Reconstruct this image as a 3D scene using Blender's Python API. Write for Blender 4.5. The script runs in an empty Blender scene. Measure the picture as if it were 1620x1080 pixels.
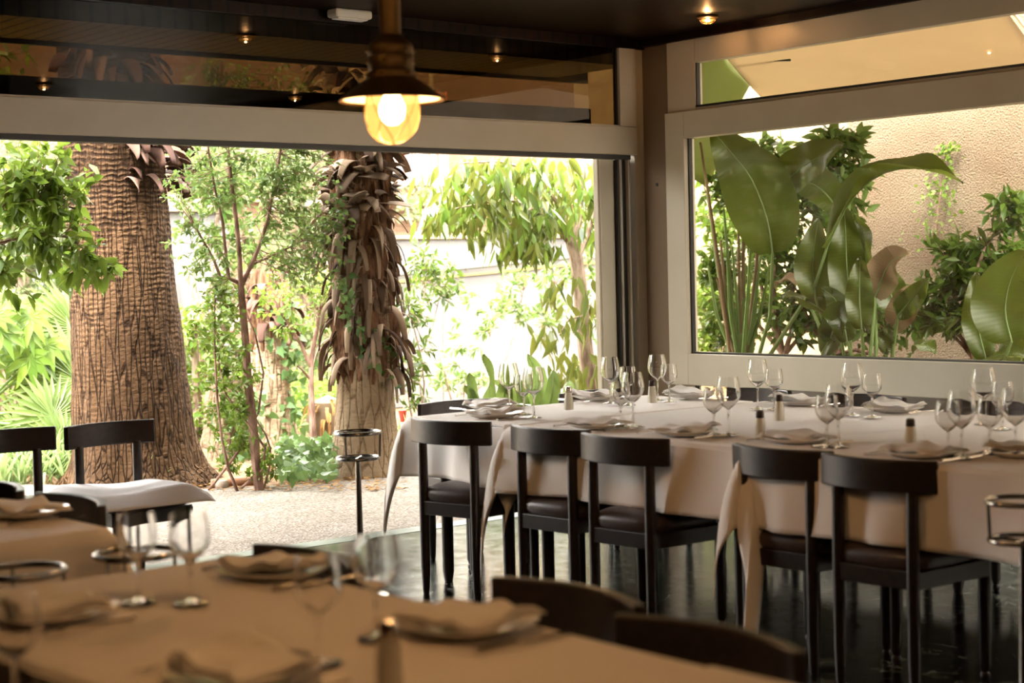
import bpy, math, random
import numpy as np
from mathutils import Vector, Matrix, noise
PI = math.pi
R = math.radians
sc = bpy.context.scene
col = sc.collection

# ------------------------------------------------------------------ camera, light, exposure
CAM = np.array([-8.009, -8.294, 1.399])
FPX, YAW, PITCH, ROLL = 2641.56, .687, .042, -.024
_F = np.array([math.sin(YAW)*math.cos(PITCH), math.cos(YAW)*math.cos(PITCH), -math.sin(PITCH)])
_R = np.cross(_F, [0, 0, 1]); _R /= np.linalg.norm(_R); _U = np.cross(_R, _F)
RR = _R*math.cos(ROLL)+_U*math.sin(ROLL); UU = -_R*math.sin(ROLL)+_U*math.cos(ROLL)
cd = bpy.data.cameras.new('camera'); cam = bpy.data.objects.new('camera', cd); col.objects.link(cam)
cd.sensor_width = 36; cd.lens = FPX/1620*36; cd.clip_end = 200; cd.clip_start = .05
cam.matrix_world = Matrix(((RR[0], UU[0], -_F[0], CAM[0]), (RR[1], UU[1], -_F[1], CAM[1]), (RR[2], UU[2], -_F[2], CAM[2]), (0, 0, 0, 1)))
cd.dof.use_dof = True; cd.dof.focus_distance = 9.6; cd.dof.aperture_fstop = 2.9
sc.camera = cam
w = bpy.data.worlds.new('world'); sc.world = w; w.use_nodes = True
bg = w.node_tree.nodes['Background']; bg.inputs[0].default_value = (1, .96, .90, 1); bg.inputs[1].default_value = 15.0
sd = bpy.data.lights.new('sun', 'SUN'); sun = bpy.data.objects.new('sun', sd); col.objects.link(sun)
sd.energy = 12.0; sd.angle = R(11); sd.color = (1, .95, .85)
sun.rotation_euler = Vector((.45, .33, -.9)).to_track_quat('-Z', 'Y').to_euler()
sc.view_settings.view_transform = 'Standard'; sc.view_settings.look = 'None'
sc.view_settings.exposure = 0.68; sc.view_settings.gamma = 1
sc.cycles.max_bounces = 10; sc.cycles.diffuse_bounces = 4; sc.cycles.glossy_bounces = 5
sc.cycles.transmission_bounces = 10; sc.cycles.transparent_max_bounces = 24
sc.cycles.caustics_reflective = False; sc.cycles.caustics_refractive = False
sc.cycles.sample_clamp_indirect = 6

def ray(x, y):
    d = _F*FPX+RR*(x-810)-UU*(y-540); return d/np.linalg.norm(d)
def at(ax, val, x, y):            # the point of the plane ax = val seen at a place in the photograph
    i = 'xyz'.index(ax); d = ray(x, y); return Vector(CAM+d*((val-CAM[i])/d[i]))

# ------------------------------------------------------------------ materials
def mat(name, base=(.5, .5, .5), rough=.5, metal=0, **kw):
    m = bpy.data.materials.new(name); m.use_nodes = True
    b = m.node_tree.nodes['Principled BSDF']
    b.inputs['Base Color'].default_value = (*base, 1); b.inputs['Roughness'].default_value = rough; b.inputs['Metallic'].default_value = metal
    for k, v in kw.items():
        b.inputs[k.replace('_', ' ')].default_value = v
    return m
def N(m, t, **kw):
    n = m.node_tree.nodes.new(t)
    for k, v in kw.items():
        if k in n.inputs: n.inputs[k].default_value = v
        else: setattr(n, k, v)
    return n
def L(m, a, b): m.node_tree.links.new(a, b)
def B(m): return m.node_tree.nodes['Principled BSDF']
def ramp(m, fac, stops):
    r = N(m, 'ShaderNodeValToRGB'); L(m, fac, r.inputs[0]); e = r.color_ramp.elements
    while len(e) < len(stops): e.new(.5)
    for el, (p, c) in zip(e, stops): el.position = p; el.color = (*c, 1)
    return r
def coords(m, scale=(1, 1, 1), rot=(0, 0, 0), kind='Object'):
    t = N(m, 'ShaderNodeTexCoord'); mp = N(m, 'ShaderNodeMapping'); mp.inputs['Scale'].default_value = scale; mp.inputs['Rotation'].default_value = rot
    L(m, t.outputs[kind], mp.inputs[0]); return mp.outputs[0]
def bump(m, h, strength=.3, dist=.01):
    b = N(m, 'ShaderNodeBump'); b.inputs['Strength'].default_value = strength; b.inputs['Distance'].default_value = dist
    L(m, h, b.inputs['Height']); L(m, b.outputs[0], B(m).inputs['Normal'])
def noisy(m, c1, c2, scale=5, detail=4, vec=None, b=0, dist=.01, lo=.35, hi=.65):
    n = N(m, 'ShaderNodeTexNoise', Scale=scale, Detail=detail); L(m, vec or coords(m), n.inputs['Vector'])
    r = ramp(m, n.outputs[0], [(lo, c1), (hi, c2)]); L(m, r.outputs[0], B(m).inputs['Base Color'])
    if b: bump(m, n.outputs[0], b, dist)
    return m
M = {}
def wood(name, c1, c2, rough, sc_=(3, 3, 30), coat=0.0):
    m = mat(name, rough=rough, Coat_Weight=coat, Coat_Roughness=.1)
    return noisy(m, c1, c2, 3, 8, coords(m, sc_), .05, .002)
M['wood'] = wood('dark_stained_wood', (.006, .003, .0025), (.021, .009, .006), .40, (14, 2, 14), .08)
M['wood_brown'] = wood('brown_wood', (.05, .028, .018), (.11, .06, .04), .4, (2, 2, 22))
M['leather'] = noisy(mat('brown_leather', rough=.38), (.046, .029, .026), (.062, .04, .036), 60, 4, None, .12, .002)
M['cloth'] = mat('table_linen', (.88, .82, .78), .85, Sheen_Weight=.15)
def weave(m, s=260, st=.12):
    wv = N(m, 'ShaderNodeTexNoise', Scale=s, Detail=2); L(m, coords(m), wv.inputs['Vector'])
    n2 = N(m, 'ShaderNodeTexNoise', Scale=7, Detail=3); L(m, coords(m, (1, 1, .6)), n2.inputs['Vector'])
    a = N(m, 'ShaderNodeMath', operation='MULTIPLY_ADD'); L(m, n2.outputs[0], a.inputs[0]); a.inputs[1].default_value = 3; L(m, wv.outputs[0], a.inputs[2])
    bump(m, a.outputs[0], st, .004)
weave(M['cloth'])
M['napkin'] = mat('napkin_linen', (.86, .81, .77), .9, Sheen_Weight=.1); weave(M['napkin'], 300, .1)
M['white_cloth'] = mat('white_linen', (.86, .84, .86), .85); weave(M['white_cloth'], 300, .08)
M['alu'] = noisy(mat('painted_aluminium', rough=.38), (.42, .375, .29), (.45, .405, .32), 3, 3)
M['alu_brown'] = mat('dark_brown_post', (.16, .115, .075), .45)  # darker brown than the window frames, for the window-side post face
M['alu_dark'] = mat('dark_track', (.03, .028, .026), .35, .6)
M['alu_bare'] = mat('bare_aluminium', (.6, .58, .52), .3, .9)
M['seal'] = mat('black_rubber', (.012, .011, .01), .5)
M['plaster'] = noisy(mat('dark_interior_panel', rough=.5), (.035, .018, .010), (.055, .03, .018), 2)
# ceiling of narrow dark planks
def planks(name, c1, c2, width, rough, axis=0, groove=.5):
    m = mat(name, rough=rough); t = N(m, 'ShaderNodeTexCoord'); s = N(m, 'ShaderNodeSeparateXYZ'); L(m, t.outputs['Object'], s.inputs[0])
    d = N(m, 'ShaderNodeMath', operation='DIVIDE'); L(m, s.outputs[axis], d.inputs[0]); d.inputs[1].default_value = width
    fr = N(m, 'ShaderNodeMath', operation='FRACT'); L(m, d.outputs[0], fr.inputs[0])
    fl = N(m, 'ShaderNodeMath', operation='FLOOR'); L(m, d.outputs[0], fl.inputs[0])
    wn = N(m, 'ShaderNodeTexWhiteNoise', noise_dimensions='1D'); L(m, fl.outputs[0], wn.inputs['W'])
    r = ramp(m, wn.outputs[0], [(0, c1), (1, c2)])
    g = N(m, 'ShaderNodeMath', operation='GREATER_THAN'); L(m, fr.outputs[0], g.inputs[0]); g.inputs[1].default_value = .22
    mx = N(m, 'ShaderNodeMix', data_type='RGBA'); L(m, g.outputs[0], mx.inputs['Factor']); mx.inputs['A'].default_value = (c1[0]*groove*.3, c1[1]*groove*.3, c1[2]*groove*.3, 1)
    L(m, r.outputs[0], mx.inputs['B']); L(m, mx.outputs['Result'], B(m).inputs['Base Color']); bump(m, g.outputs[0], .6, .006)
    return m
M['ceiling'] = planks('dark_ceiling_boards', (.008, .0025, .0012), (.013, .0042, .002), .12, .42)
M['soffit'] = planks('slatted_soffit', (.78, .62, .38), (.85, .70, .45), .10, .6, 0, .2)
def tiles():
    m = mat('dark_marble_tiles', rough=.16); v = coords(m, (1, 1, 1), (0, 0, R(0)))
    br = N(m, 'ShaderNodeTexBrick', Scale=1, offset=.5); br.inputs['Mortar Size'].default_value = .011; br.inputs['Brick Width'].default_value = .4; br.inputs['Row Height'].default_value = .4
    br.inputs['Mortar'].default_value = (.004, .004, .003, 1); L(m, v, br.inputs['Vector'])
    n1 = N(m, 'ShaderNodeTexNoise', Scale=2.2, Detail=8, Distortion=1.6); L(m, v, n1.inputs['Vector'])
    ve = N(m, 'ShaderNodeMath', operation='SUBTRACT'); L(m, n1.outputs[0], ve.inputs[0]); ve.inputs[1].default_value = .5
    ab = N(m, 'ShaderNodeMath', operation='ABSOLUTE'); L(m, ve.outputs[0], ab.inputs[0])
    r = ramp(m, ab.outputs[0], [(0, (.20, .22, .18)), (.012, (.05, .06, .05)), (.05, (.014, .018, .015)), (.2, (.006, .009, .0075))])
    L(m, r.outputs[0], br.inputs['Color1']); L(m, r.outputs[0], br.inputs['Color2']); L(m, br.outputs[0], B(m).inputs['Base Color'])
    n2 = N(m, 'ShaderNodeTexNoise', Scale=9, Detail=5); L(m, v, n2.inputs['Vector'])
    rr = N(m, 'ShaderNodeMapRange'); rr.inputs['To Min'].default_value = .08; rr.inputs['To Max'].default_value = .26; L(m, n2.outputs[0], rr.inputs[0]); L(m, rr.outputs[0], B(m).inputs['Roughness'])
    a = N(m, 'ShaderNodeMath', operation='MULTIPLY_ADD'); L(m, br.outputs['Fac'], a.inputs[0]); a.inputs[1].default_value = -1; 
    n3 = N(m, 'ShaderNodeTexNoise', Scale=14, Detail=3); L(m, v, n3.inputs['Vector'])
    s3 = N(m, 'ShaderNodeMath', operation='MULTIPLY'); L(m, n3.outputs[0], s3.inputs[0]); s3.inputs[1].default_value = .5; L(m, s3.outputs[0], a.inputs[2])
    bump(m, a.outputs[0], .35, .004)
    return m
M['tiles'] = tiles()
M['marble_strip'] = mat('green_marble', rough=.3); noisy(M['marble_strip'], (.06, .085, .07), (.16, .19, .15), 6, 8, None, .05, .003)
def gravel():
    m = mat('washed_gravel', rough=.9); v = coords(m)
    vo = N(m, 'ShaderNodeTexVoronoi', Scale=70); L(m, v, vo.inputs['Vector'])
    r = ramp(m, vo.outputs['Color'], [(0, (.15, .125, .105)), (.5, (.27, .24, .205)), (1, (.41, .37, .325))])
    n = N(m, 'ShaderNodeTexNoise', Scale=2, Detail=3); L(m, v, n.inputs['Vector'])
    r2 = ramp(m, n.outputs[0], [(.3, (.8, .78, .75)), (.7, (1.0, 1.0, 1.0))])
    mx = N(m, 'ShaderNodeMix', data_type='RGBA', blend_type='MULTIPLY'); mx.inputs['Factor'].default_value = 1
    L(m, r.outputs[0], mx.inputs['A']); L(m, r2.outputs[0], mx.inputs['B']); L(m, mx.outputs['Result'], B(m).inputs['Base Color'])
    bump(m, vo.outputs['Distance'], .6, .01); return m
M['gravel'] = gravel()
M['soil'] = noisy(mat('soil_with_litter', rough=1), (.07, .045, .028), (.26, .17, .10), 22, 8, None, .9, .03)
M['white_wall'] = noisy(mat('whitewashed_wall', rough=.9), (.13, .129, .126), (.155, .154, .151), 2, 4, None, .1, .01)
M['cream_rim'] = noisy(mat('cream_coping', rough=.8), (.22, .17, .11), (.28, .23, .16), 6, 4)
M['yellow'] = mat('yellow_paint', (.40, .28, .09), .7)
M['pipe'] = mat('grey_pipe', (.14, .15, .14), .5, .3)
def stucco():
    m = mat('rough_cast_stucco', rough=.95); v = coords(m)
    n = N(m, 'ShaderNodeTexNoise', Scale=70, Detail=6); L(m, v, n.inputs['Vector'])
    n2 = N(m, 'ShaderNodeTexNoise', Scale=.9, Detail=4); L(m, v, n2.inputs['Vector'])
    r = ramp(m, n2.outputs[0], [(.35, (.15, .105, .072)), (.65, (.19, .15, .112))])
    L(m, r.outputs[0], B(m).inputs['Base Color']); bump(m, n.outputs[0], 1, .032); return m
M['stucco'] = stucco()
def brick():
    m = mat('brick_masonry', rough=.9); t = N(m, 'ShaderNodeTexCoord'); s = N(m, 'ShaderNodeSeparateXYZ'); c = N(m, 'ShaderNodeCombineXYZ'); L(m, t.outputs['Object'], s.inputs[0])
    ad = N(m, 'ShaderNodeMath', operation='ADD'); L(m, s.outputs[0], ad.inputs[0]); L(m, s.outputs[1], ad.inputs[1]); L(m, ad.outputs[0], c.inputs[0]); L(m, s.outputs[2], c.inputs[1])
    br = N(m, 'ShaderNodeTexBrick', Scale=1); br.inputs['Brick Width'].default_value = .26; br.inputs['Row Height'].default_value = .075; br.inputs['Mortar Size'].default_value = .009
    br.inputs['Color1'].default_value = (.125, .076, .047, 1); br.inputs['Color2'].default_value = (.155, .10, .064, 1); br.inputs['Mortar'].default_value = (.09, .06, .042, 1)
    L(m, c.outputs[0], br.inputs['Vector']); L(m, br.outputs[0], B(m).inputs['Base Color']); bump(m, br.outputs['Fac'], -.4, .01); return m
M['brick'] = brick()
M['win_white'] = mat('white_window_paint', (.22, .215, .20), .6)
M['win_glass'] = mat('dark_window_glass', (.10, .10, .10), .1)
M['red_iron'] = mat('red_painted_iron', (.42, .14, .08), .6)
M['awning'] = mat('beige_awning_canvas', (.62, .44, .24), .9)
def translucent(m, col_, fac=.45):
    tr = N(m, 'ShaderNodeBsdfTranslucent'); mx = N(m, 'ShaderNodeMixShader'); mx.inputs[0].default_value = fac
    out = m.node_tree.nodes['Material Output']; L(m, B(m).outputs[0], mx.inputs[1]); L(m, tr.outputs[0], mx.inputs[2]); L(m, mx.outputs[0], out.inputs[0])
    tr.inputs[0].default_value = (*col_, 1); return tr
_aw = noisy(M['awning'], (.43, .34, .24), (.49, .40, .29), 1.5); translucent(_aw, (.33, .27, .19), .5)
M['awning_green'] = mat('green_awning_flap', (.16, .18, .07), .9); translucent(M['awning_green'], (.20, .22, .07), .4)
def leafmat(name, c1, c2, tc, fac=.4, rough=.4):
    m = mat(name, rough=rough, Specular_IOR_Level=.5)
    g = N(m, 'ShaderNodeNewGeometry'); r = ramp(m, g.outputs['Random Per Island'], [(0, c1), (1, c2)]); L(m, r.outputs[0], B(m).inputs['Base Color'])
    tr = translucent(m, tc, fac)
    mx = N(m, 'ShaderNodeMix', data_type='RGBA'); mx.inputs['Factor'].default_value = .5; L(m, r.outputs[0], mx.inputs['A']); mx.inputs['B'].default_value = (*tc, 1)
    L(m, mx.outputs['Result'], tr.inputs[0]); return m
M['leaf_bright'] = leafmat('bright_leaf', (0.062, 0.125, 0.016), (0.148, 0.226, 0.031), (0.250, 0.343, 0.051), .4)
M['leaf_mid'] = leafmat('mid_leaf', (0.055, 0.117, 0.023), (0.156, 0.226, 0.062), (0.250, 0.351, 0.086), .4)
M['leaf_grey'] = leafmat('grey_green_leaf', (0.101, 0.156, 0.062), (0.234, 0.281, 0.133), (0.328, 0.406, 0.140), .4)
M['leaf_olive'] = leafmat('olive_leaf', (0.030, 0.068, 0.017), (0.170, 0.187, 0.034), (0.289, 0.306, 0.051), .25, .3)
M['leaf_dark'] = leafmat('dark_leaf', (0.030, 0.064, 0.009), (0.085, 0.136, 0.024), (0.187, 0.272, 0.036), .35, .3)
M['leaf_palm'] = leafmat('fan_palm_leaf', (0.078, 0.125, 0.027), (0.140, 0.195, 0.051), (0.211, 0.281, 0.070), .36)
M['leaf_strap'] = leafmat('strap_leaf', (0.094, 0.172, 0.039), (0.265, 0.343, 0.156), (0.312, 0.406, 0.140), .4)
M['leaf_ivy'] = leafmat('ivy_leaf', (0.038, 0.090, 0.022), (0.120, 0.195, 0.068), (0.188, 0.270, 0.075), .3)
M['leaf_bird'] = leafmat('bird_of_paradise_leaf', (0.035, 0.056, 0.006), (0.066, 0.086, 0.011), (0.140, 0.172, 0.016), .4, .35)
M['leaf_brown'] = leafmat('dry_leaf', (0.154, 0.098, 0.056), (0.238, 0.168, 0.105), (0.210, 0.140, 0.070), .2, .7)
M['leaf_litter'] = leafmat('fallen_leaf', (.24, .12, .04), (.50, .30, .12), (.3, .2, .1), .1, .8)
def bark(name, c1, c2, scale=(6, 6, 6), b=.8, n_=6):
    m = mat(name, rough=.95); return noisy(m, c1, c2, n_, 8, coords(m, scale), b, .02)
M['bark_palm'] = mat('palm_bark', rough=.95)
def palm_bark(m, cols, ring=24.0, crack=9.0, bs=1.0):
    v = coords(m)
    t = N(m, 'ShaderNodeTexCoord'); s = N(m, 'ShaderNodeSeparateXYZ'); L(m, t.outputs['Object'], s.inputs[0])
    n0 = N(m, 'ShaderNodeTexNoise', Scale=2.2, Detail=3); L(m, v, n0.inputs['Vector'])
    zz = N(m, 'ShaderNodeMath', operation='MULTIPLY_ADD'); L(m, n0.outputs[0], zz.inputs[0]); zz.inputs[1].default_value = .10; L(m, s.outputs[2], zz.inputs[2])
    mu = N(m, 'ShaderNodeMath', operation='MULTIPLY'); L(m, zz.outputs[0], mu.inputs[0]); mu.inputs[1].default_value = ring*6.283
    si = N(m, 'ShaderNodeMath', operation='SINE'); L(m, mu.outputs[0], si.inputs[0])
    mp = N(m, 'ShaderNodeMapping'); mp.inputs['Scale'].default_value = (crack, crack, .9); L(m, t.outputs['Object'], mp.inputs[0])
    vo = N(m, 'ShaderNodeTexVoronoi', Scale=2.6, feature='DISTANCE_TO_EDGE'); L(m, mp.outputs[0], vo.inputs['Vector'])
    cr = N(m, 'ShaderNodeMapRange'); cr.inputs['From Max'].default_value = .12; L(m, vo.outputs['Distance'], cr.inputs[0])
    n1 = N(m, 'ShaderNodeTexNoise', Scale=26, Detail=8); L(m, coords(m, (1, 1, 1.6)), n1.inputs['Vector'])
    hi = N(m, 'ShaderNodeMapRange'); hi.inputs['From Min'].default_value = .2; hi.inputs['From Max'].default_value = 2.2; L(m, s.outputs[2], hi.inputs[0])
    amp = N(m, 'ShaderNodeMapRange'); amp.inputs['To Min'].default_value = .15; amp.inputs['To Max'].default_value = 1; L(m, hi.outputs[0], amp.inputs[0])
    rg = N(m, 'ShaderNodeMath', operation='MULTIPLY'); L(m, si.outputs[0], rg.inputs[0]); L(m, amp.outputs[0], rg.inputs[1])
    ca = N(m, 'ShaderNodeMapRange'); ca.inputs['To Min'].default_value = 1; ca.inputs['To Max'].default_value = .25; L(m, hi.outputs[0], ca.inputs[0])
    nw = N(m, 'ShaderNodeTexNoise', Scale=13, Detail=4); L(m, v, nw.inputs['Vector'])
    z2 = N(m, 'ShaderNodeMath', operation='MULTIPLY_ADD'); L(m, nw.outputs[0], z2.inputs[0]); z2.inputs[1].default_value = .055; L(m, zz.outputs[0], z2.inputs[2]); L(m, z2.outputs[0], mu.inputs[0])
    nm_ = N(m, 'ShaderNodeTexNoise', Scale=5, Detail=5); L(m, v, nm_.inputs['Vector']); mk = N(m, 'ShaderNodeMapRange'); mk.inputs['From Min'].default_value = .35; mk.inputs['From Max'].default_value = .65; L(m, nm_.outputs[0], mk.inputs[0])
    rg2 = N(m, 'ShaderNodeMath', operation='MULTIPLY'); L(m, rg.outputs[0], rg2.inputs[0]); L(m, mk.outputs[0], rg2.inputs[1]); rg = rg2
    cc = N(m, 'ShaderNodeMath', operation='MULTIPLY'); L(m, cr.outputs[0], cc.inputs[0]); L(m, ca.outputs[0], cc.inputs[1])
    a1 = N(m, 'ShaderNodeMath', operation='MULTIPLY_ADD'); L(m, rg.outputs[0], a1.inputs[0]); a1.inputs[1].default_value = .32; L(m, cc.outputs[0], a1.inputs[2])
    a2 = N(m, 'ShaderNodeMath', operation='MULTIPLY_ADD'); L(m, n1.outputs[0], a2.inputs[0]); a2.inputs[1].default_value = 1.1; L(m, a1.outputs[0], a2.inputs[2])
    r = ramp(m, a2.outputs[0], [(.25, cols[0]), (.8, cols[1]), (1.0, cols[2])]); 
    n4 = N(m, 'ShaderNodeTexNoise', Scale=1.3, Detail=4); L(m, v, n4.inputs['Vector'])
    r4 = ramp(m, n4.outputs[0], [(.35, (.55, .52, .5)), (.62, (1, 1, 1))])
    mx = N(m, 'ShaderNodeMix', data_type='RGBA', blend_type='MULTIPLY'); mx.inputs['Factor'].default_value = 1
    L(m, r.outputs[0], mx.inputs['A']); L(m, r4.outputs[0], mx.inputs['B']); L(m, mx.outputs['Result'], B(m).inputs['Base Color'])
    bump(m, a2.outputs[0], bs, .02)
palm_bark(M['bark_palm'], ((.012, .006, .003), (.044, .023, .011), (.105, .060, .031)), 27, 11, .9)
M['bark_palm_pale'] = mat('pale_palm_bark', rough=.95); palm_bark(M['bark_palm_pale'], ((.12, .08, .05), (.25, .175, .11), (.36, .27, .18)), 34, 7, .6)
M['bark_red'] = bark('reddish_bark', (.10, .055, .04), (.30, .19, .15), (1, 1, .4), .6, 20)
M['bark_grey'] = bark('grey_brown_bark', (.16, .11, .08), (.38, .29, .22), (1, 1, .4), .5, 20)
M['fibre'] = bark('palm_fibre', (.05, .025, .015), (.22, .12, .07), (1, 1, .25), 1, 30)
M['boot'] = leafmat('dry_palm_boot', (.045, .024, .016), (.38, .28, .20), (.3, .18, .1), .06, .8)
M['boot_red'] = leafmat('reddish_dry_boot', (.05, .024, .018), (.19, .115, .09), (.2, .1, .07), .06, .8)
M['brass'] = noisy(mat('aged_brass', rough=.5, metal=.85), (.10, .06, .022), (.15, .09, .035), 8, 4)
M['brass_bright'] = mat('polished_brass', (.75, .5, .2), .25, 1)
M['shade_in'] = mat('white_enamel', (.85, .75, .6), .4)
M['chrome'] = mat('dark_chrome', (.42, .39, .35), .22, 1)
M['silver'] = mat('polished_steel', (.75, .72, .68), .15, 1)
M['ceramic'] = mat('white_porcelain', (.82, .80, .76), .15)
M['salt'] = mat('white_salt', (.85, .83, .80), .9)
M['cap'] = mat('dark_shaker_cap', (.04, .03, .03), .3, .6)
M['steelcap'] = mat('steel_shaker_cap', (.5, .45, .4), .25, 1)
M['glass'] = mat('clear_glass', (1, 1, 1), 0.0, Transmission_Weight=1, IOR=1.45)
M['white_plastic'] = mat('white_plastic', (.7, .68, .62), .5)
M['terracotta'] = noisy(mat('terracotta', rough=.9), (.42, .2, .12), (.55, .3, .19), 8)
M['stone'] = noisy(mat('pale_stone', rough=.9), (.4, .33, .26), (.58, .5, .42), 8)
M['red_plastic'] = mat('red_paint', (.7, .08, .05), .5)
M['lantern_white'] = mat('lantern_grey_paint', (.20, .22, .20), .6)
for k_ in ('bark_palm', 'bark_palm_pale', 'bark_red', 'bark_grey', 'fibre', 'boot', 'boot_red', 'soil', 'gravel', 'white_wall', 'brick', 'stucco', 'cream_rim', 'leaf_litter', 'leaf_brown', 'cloth', 'napkin', 'white_cloth', 'alu_brown', 'plaster', 'ceiling'): B(M[k_]).inputs['Specular IOR Level'].default_value = .12
for k_ in ('leaf_bright', 'leaf_mid', 'leaf_grey', 'leaf_palm', 'leaf_strap', 'leaf_ivy', 'leaf_dark'): B(M[k_]).inputs['Specular IOR Level'].default_value = .25
def pane(name, tint, ior=1.5):
    m = bpy.data.materials.new(name); m.use_nodes = True; nt = m.node_tree; nt.nodes.remove(B(m))
    t = N(m, 'ShaderNodeBsdfTransparent'); t.inputs[0].default_value = (*tint, 1); g = N(m, 'ShaderNodeBsdfGlossy'); g.inputs['Roughness'].default_value = 0.0
    f = N(m, 'ShaderNodeFresnel'); gm = N(m, 'ShaderNodeNewGeometry'); ir = N(m, 'ShaderNodeMapRange'); ir.inputs['To Min'].default_value = ior; ir.inputs['To Max'].default_value = 1/ior
    L(m, gm.outputs['Backfacing'], ir.inputs[0]); L(m, ir.outputs[0], f.inputs[0]); x = N(m, 'ShaderNodeMixShader')
    L(m, f.outputs[0], x.inputs[0]); L(m, t.outputs[0], x.inputs[1]); L(m, g.outputs[0], x.inputs[2]); L(m, x.outputs[0], nt.nodes['Material Output'].inputs[0]); return m
M['pane'] = pane('window_glass', (.94, .93, .88), 1.27)
M['pane_dark'] = pane('tinted_window_glass', (.21, .165, .10), 1.5)
def emis(name, c, s):
    m = bpy.data.materials.new(name); m.use_nodes = True; m.node_tree.nodes.remove(B(m)); e = N(m, 'ShaderNodeEmission'); e.inputs[0].default_value = (*c, 1); e.inputs[1].default_value = s
    L(m, e.outputs[0], m.node_tree.nodes['Material Output'].inputs[0]); return m
M['bulb'] = emis('glowing_bulb', (1, .62, .25), 60)
M['bulb_dim'] = emis('dim_bulb', (1, .55, .2), 40)
def globe(name, c, s, tr):
    m = emis(name, c, s); e = [n for n in m.node_tree.nodes if n.type == 'EMISSION'][0]; t = N(m, 'ShaderNodeBsdfTransparent'); x = N(m, 'ShaderNodeMixShader'); x.inputs[0].default_value = tr
    L(m, e.outputs[0], x.inputs[1]); L(m, t.outputs[0], x.inputs[2]); L(m, x.outputs[0], m.node_tree.nodes['Material Output'].inputs[0]); return m
M['globe'] = globe('glowing_glass_globe', (1, .42, .09), 1.35, .3)
M['globe_dim'] = globe('dim_glass_globe', (1, .36, .07), 2.2, .4)

# ------------------------------------------------------------------ mesh builder
class MB:
    def __init__(s): s.v = []; s.f = []
    def add(s, vs, fs):
        o = len(s.v); s.v += [tuple(v) for v in vs]; s.f += [tuple(i+o for i in f) for f in fs]; return s
    def box(s, a, b, bev=0):
        x0, y0, z0 = a; x1, y1, z1 = b
        return s.add([(x0, y0, z0), (x1, y0, z0), (x1, y1, z0), (x0, y1, z0), (x0, y0, z1), (x1, y0, z1), (x1, y1, z1), (x0, y1, z1)],
                     [(0, 3, 2, 1), (4, 5, 6, 7), (0, 1, 5, 4), (1, 2, 6, 5), (2, 3, 7, 6), (3, 0, 4, 7)])
    def tube(s, path, rad, seg=10, caps=True, squash=None):
        path = [Vector(p) for p in path]; n = len(path)
        if not hasattr(rad, '__len__'): rad = [rad]*n
        up = None; o = len(s.v)
        for i, p in enumerate(path):
            t = (path[min(i+1, n-1)]-path[max(i-1, 0)]).normalized()
            if up is None: up = t.orthogonal().normalized()
            u = (up-t*up.dot(t)).normalized(); up = u; v = t.cross(u)
            for k in range(seg):
                a = 2*PI*k/seg; s.v.append(tuple(p+(u*math.cos(a)+v*math.sin(a))*rad[i]))
        for i in range(n-1):
            for k in range(seg):
                a = o+i*seg+k; b = o+i*seg+(k+1) % seg; s.f.append((a, b, b+seg, a+seg))
        if caps: s.f.append(tuple(o+k for k in range(seg))[::-1]); s.f.append(tuple(o+(n-1)*seg+k for k in range(seg)))
        return s
    def lathe(s, prof, c=(0, 0, 0), seg=28, close=False):
        o = len(s.v); n = len(prof)
        for r, z in prof:
            for k in range(seg):
                a = 2*PI*k/seg; s.v.append((c[0]+max(r, 1e-5)*math.cos(a), c[1]+max(r, 1e-5)*math.sin(a), c[2]+z))
        for i in range(n-1 if not close else n):
            j = (i+1) % n
            for k in range(seg):
                k2 = (k+1) % seg; s.f.append((o+i*seg+k, o+i*seg+k2, o+j*seg+k2, o+j*seg+k))
        return s
    def torus(s, c, r, t, seg=32, ts=10): 
        return s.lathe([(r+t*math.cos(2*PI*k/ts), t*math.sin(2*PI*k/ts)) for k in range(ts)], c, seg, True)
    def grid(s, fn, nu, nv):
        o = len(s.v)
        for i in range(nu+1):
            for j in range(nv+1): s.v.append(tuple(fn(i/nu, j/nv)))
        for i in range(nu):
            for j in range(nv):
                a = o+i*(nv+1)+j; s.f.append((a, a+nv+1, a+nv+2, a+1))
        return s
    def build(s, name, m, parent=None, smooth=True, solid=0, bevel=0, weld=False, sub=0):
        me = bpy.data.meshes.new(name)
        off = Vector(parent['_o']) if parent is not None and '_o' in parent else Vector((0, 0, 0))
        me.from_pydata([tuple(Vector(v)-off) for v in s.v], [], s.f)
        me.materials.append(m); o = bpy.data.objects.new(name, me); col.objects.link(o)
        if parent is not None: o.parent = parent; o['_o'] = tuple(off)
        if smooth: me.shade_smooth()
        if weld: o.modifiers.new('weld', 'WELD').merge_threshold = 1e-4
        if bevel:
            b = o.modifiers.new('bevel', 'BEVEL'); b.width = bevel; b.segments = 2; b.limit_method = 'ANGLE'
        if sub: b = o.modifiers.new('sub', 'SUBSURF'); b.levels = sub; b.render_levels = sub
        if solid: k = o.modifiers.new('solid', 'SOLIDIFY'); k.thickness = solid; k.offset = 0
        if smooth and (bevel or sub == 0): 
            try: me.set_sharp_from_angle(angle=R(40))
            except Exception: pass
        return o
def tag(o, label=None, cat=None, group=None, kind=None):
    for k, v in (('label', label), ('category', cat), ('group', group), ('kind', kind)):
        if v: o[k] = v
    return o
def empty(name, loc=(0, 0, 0), label=None, cat=None, group=None, world=True):
    o = bpy.data.objects.new(name, None); col.objects.link(o); o.location = loc; o.empty_display_size = .1
    if world: o['_o'] = tuple(loc)
    return tag(o, label, cat, group)
def struct(o): return tag(o, kind='structure')
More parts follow.
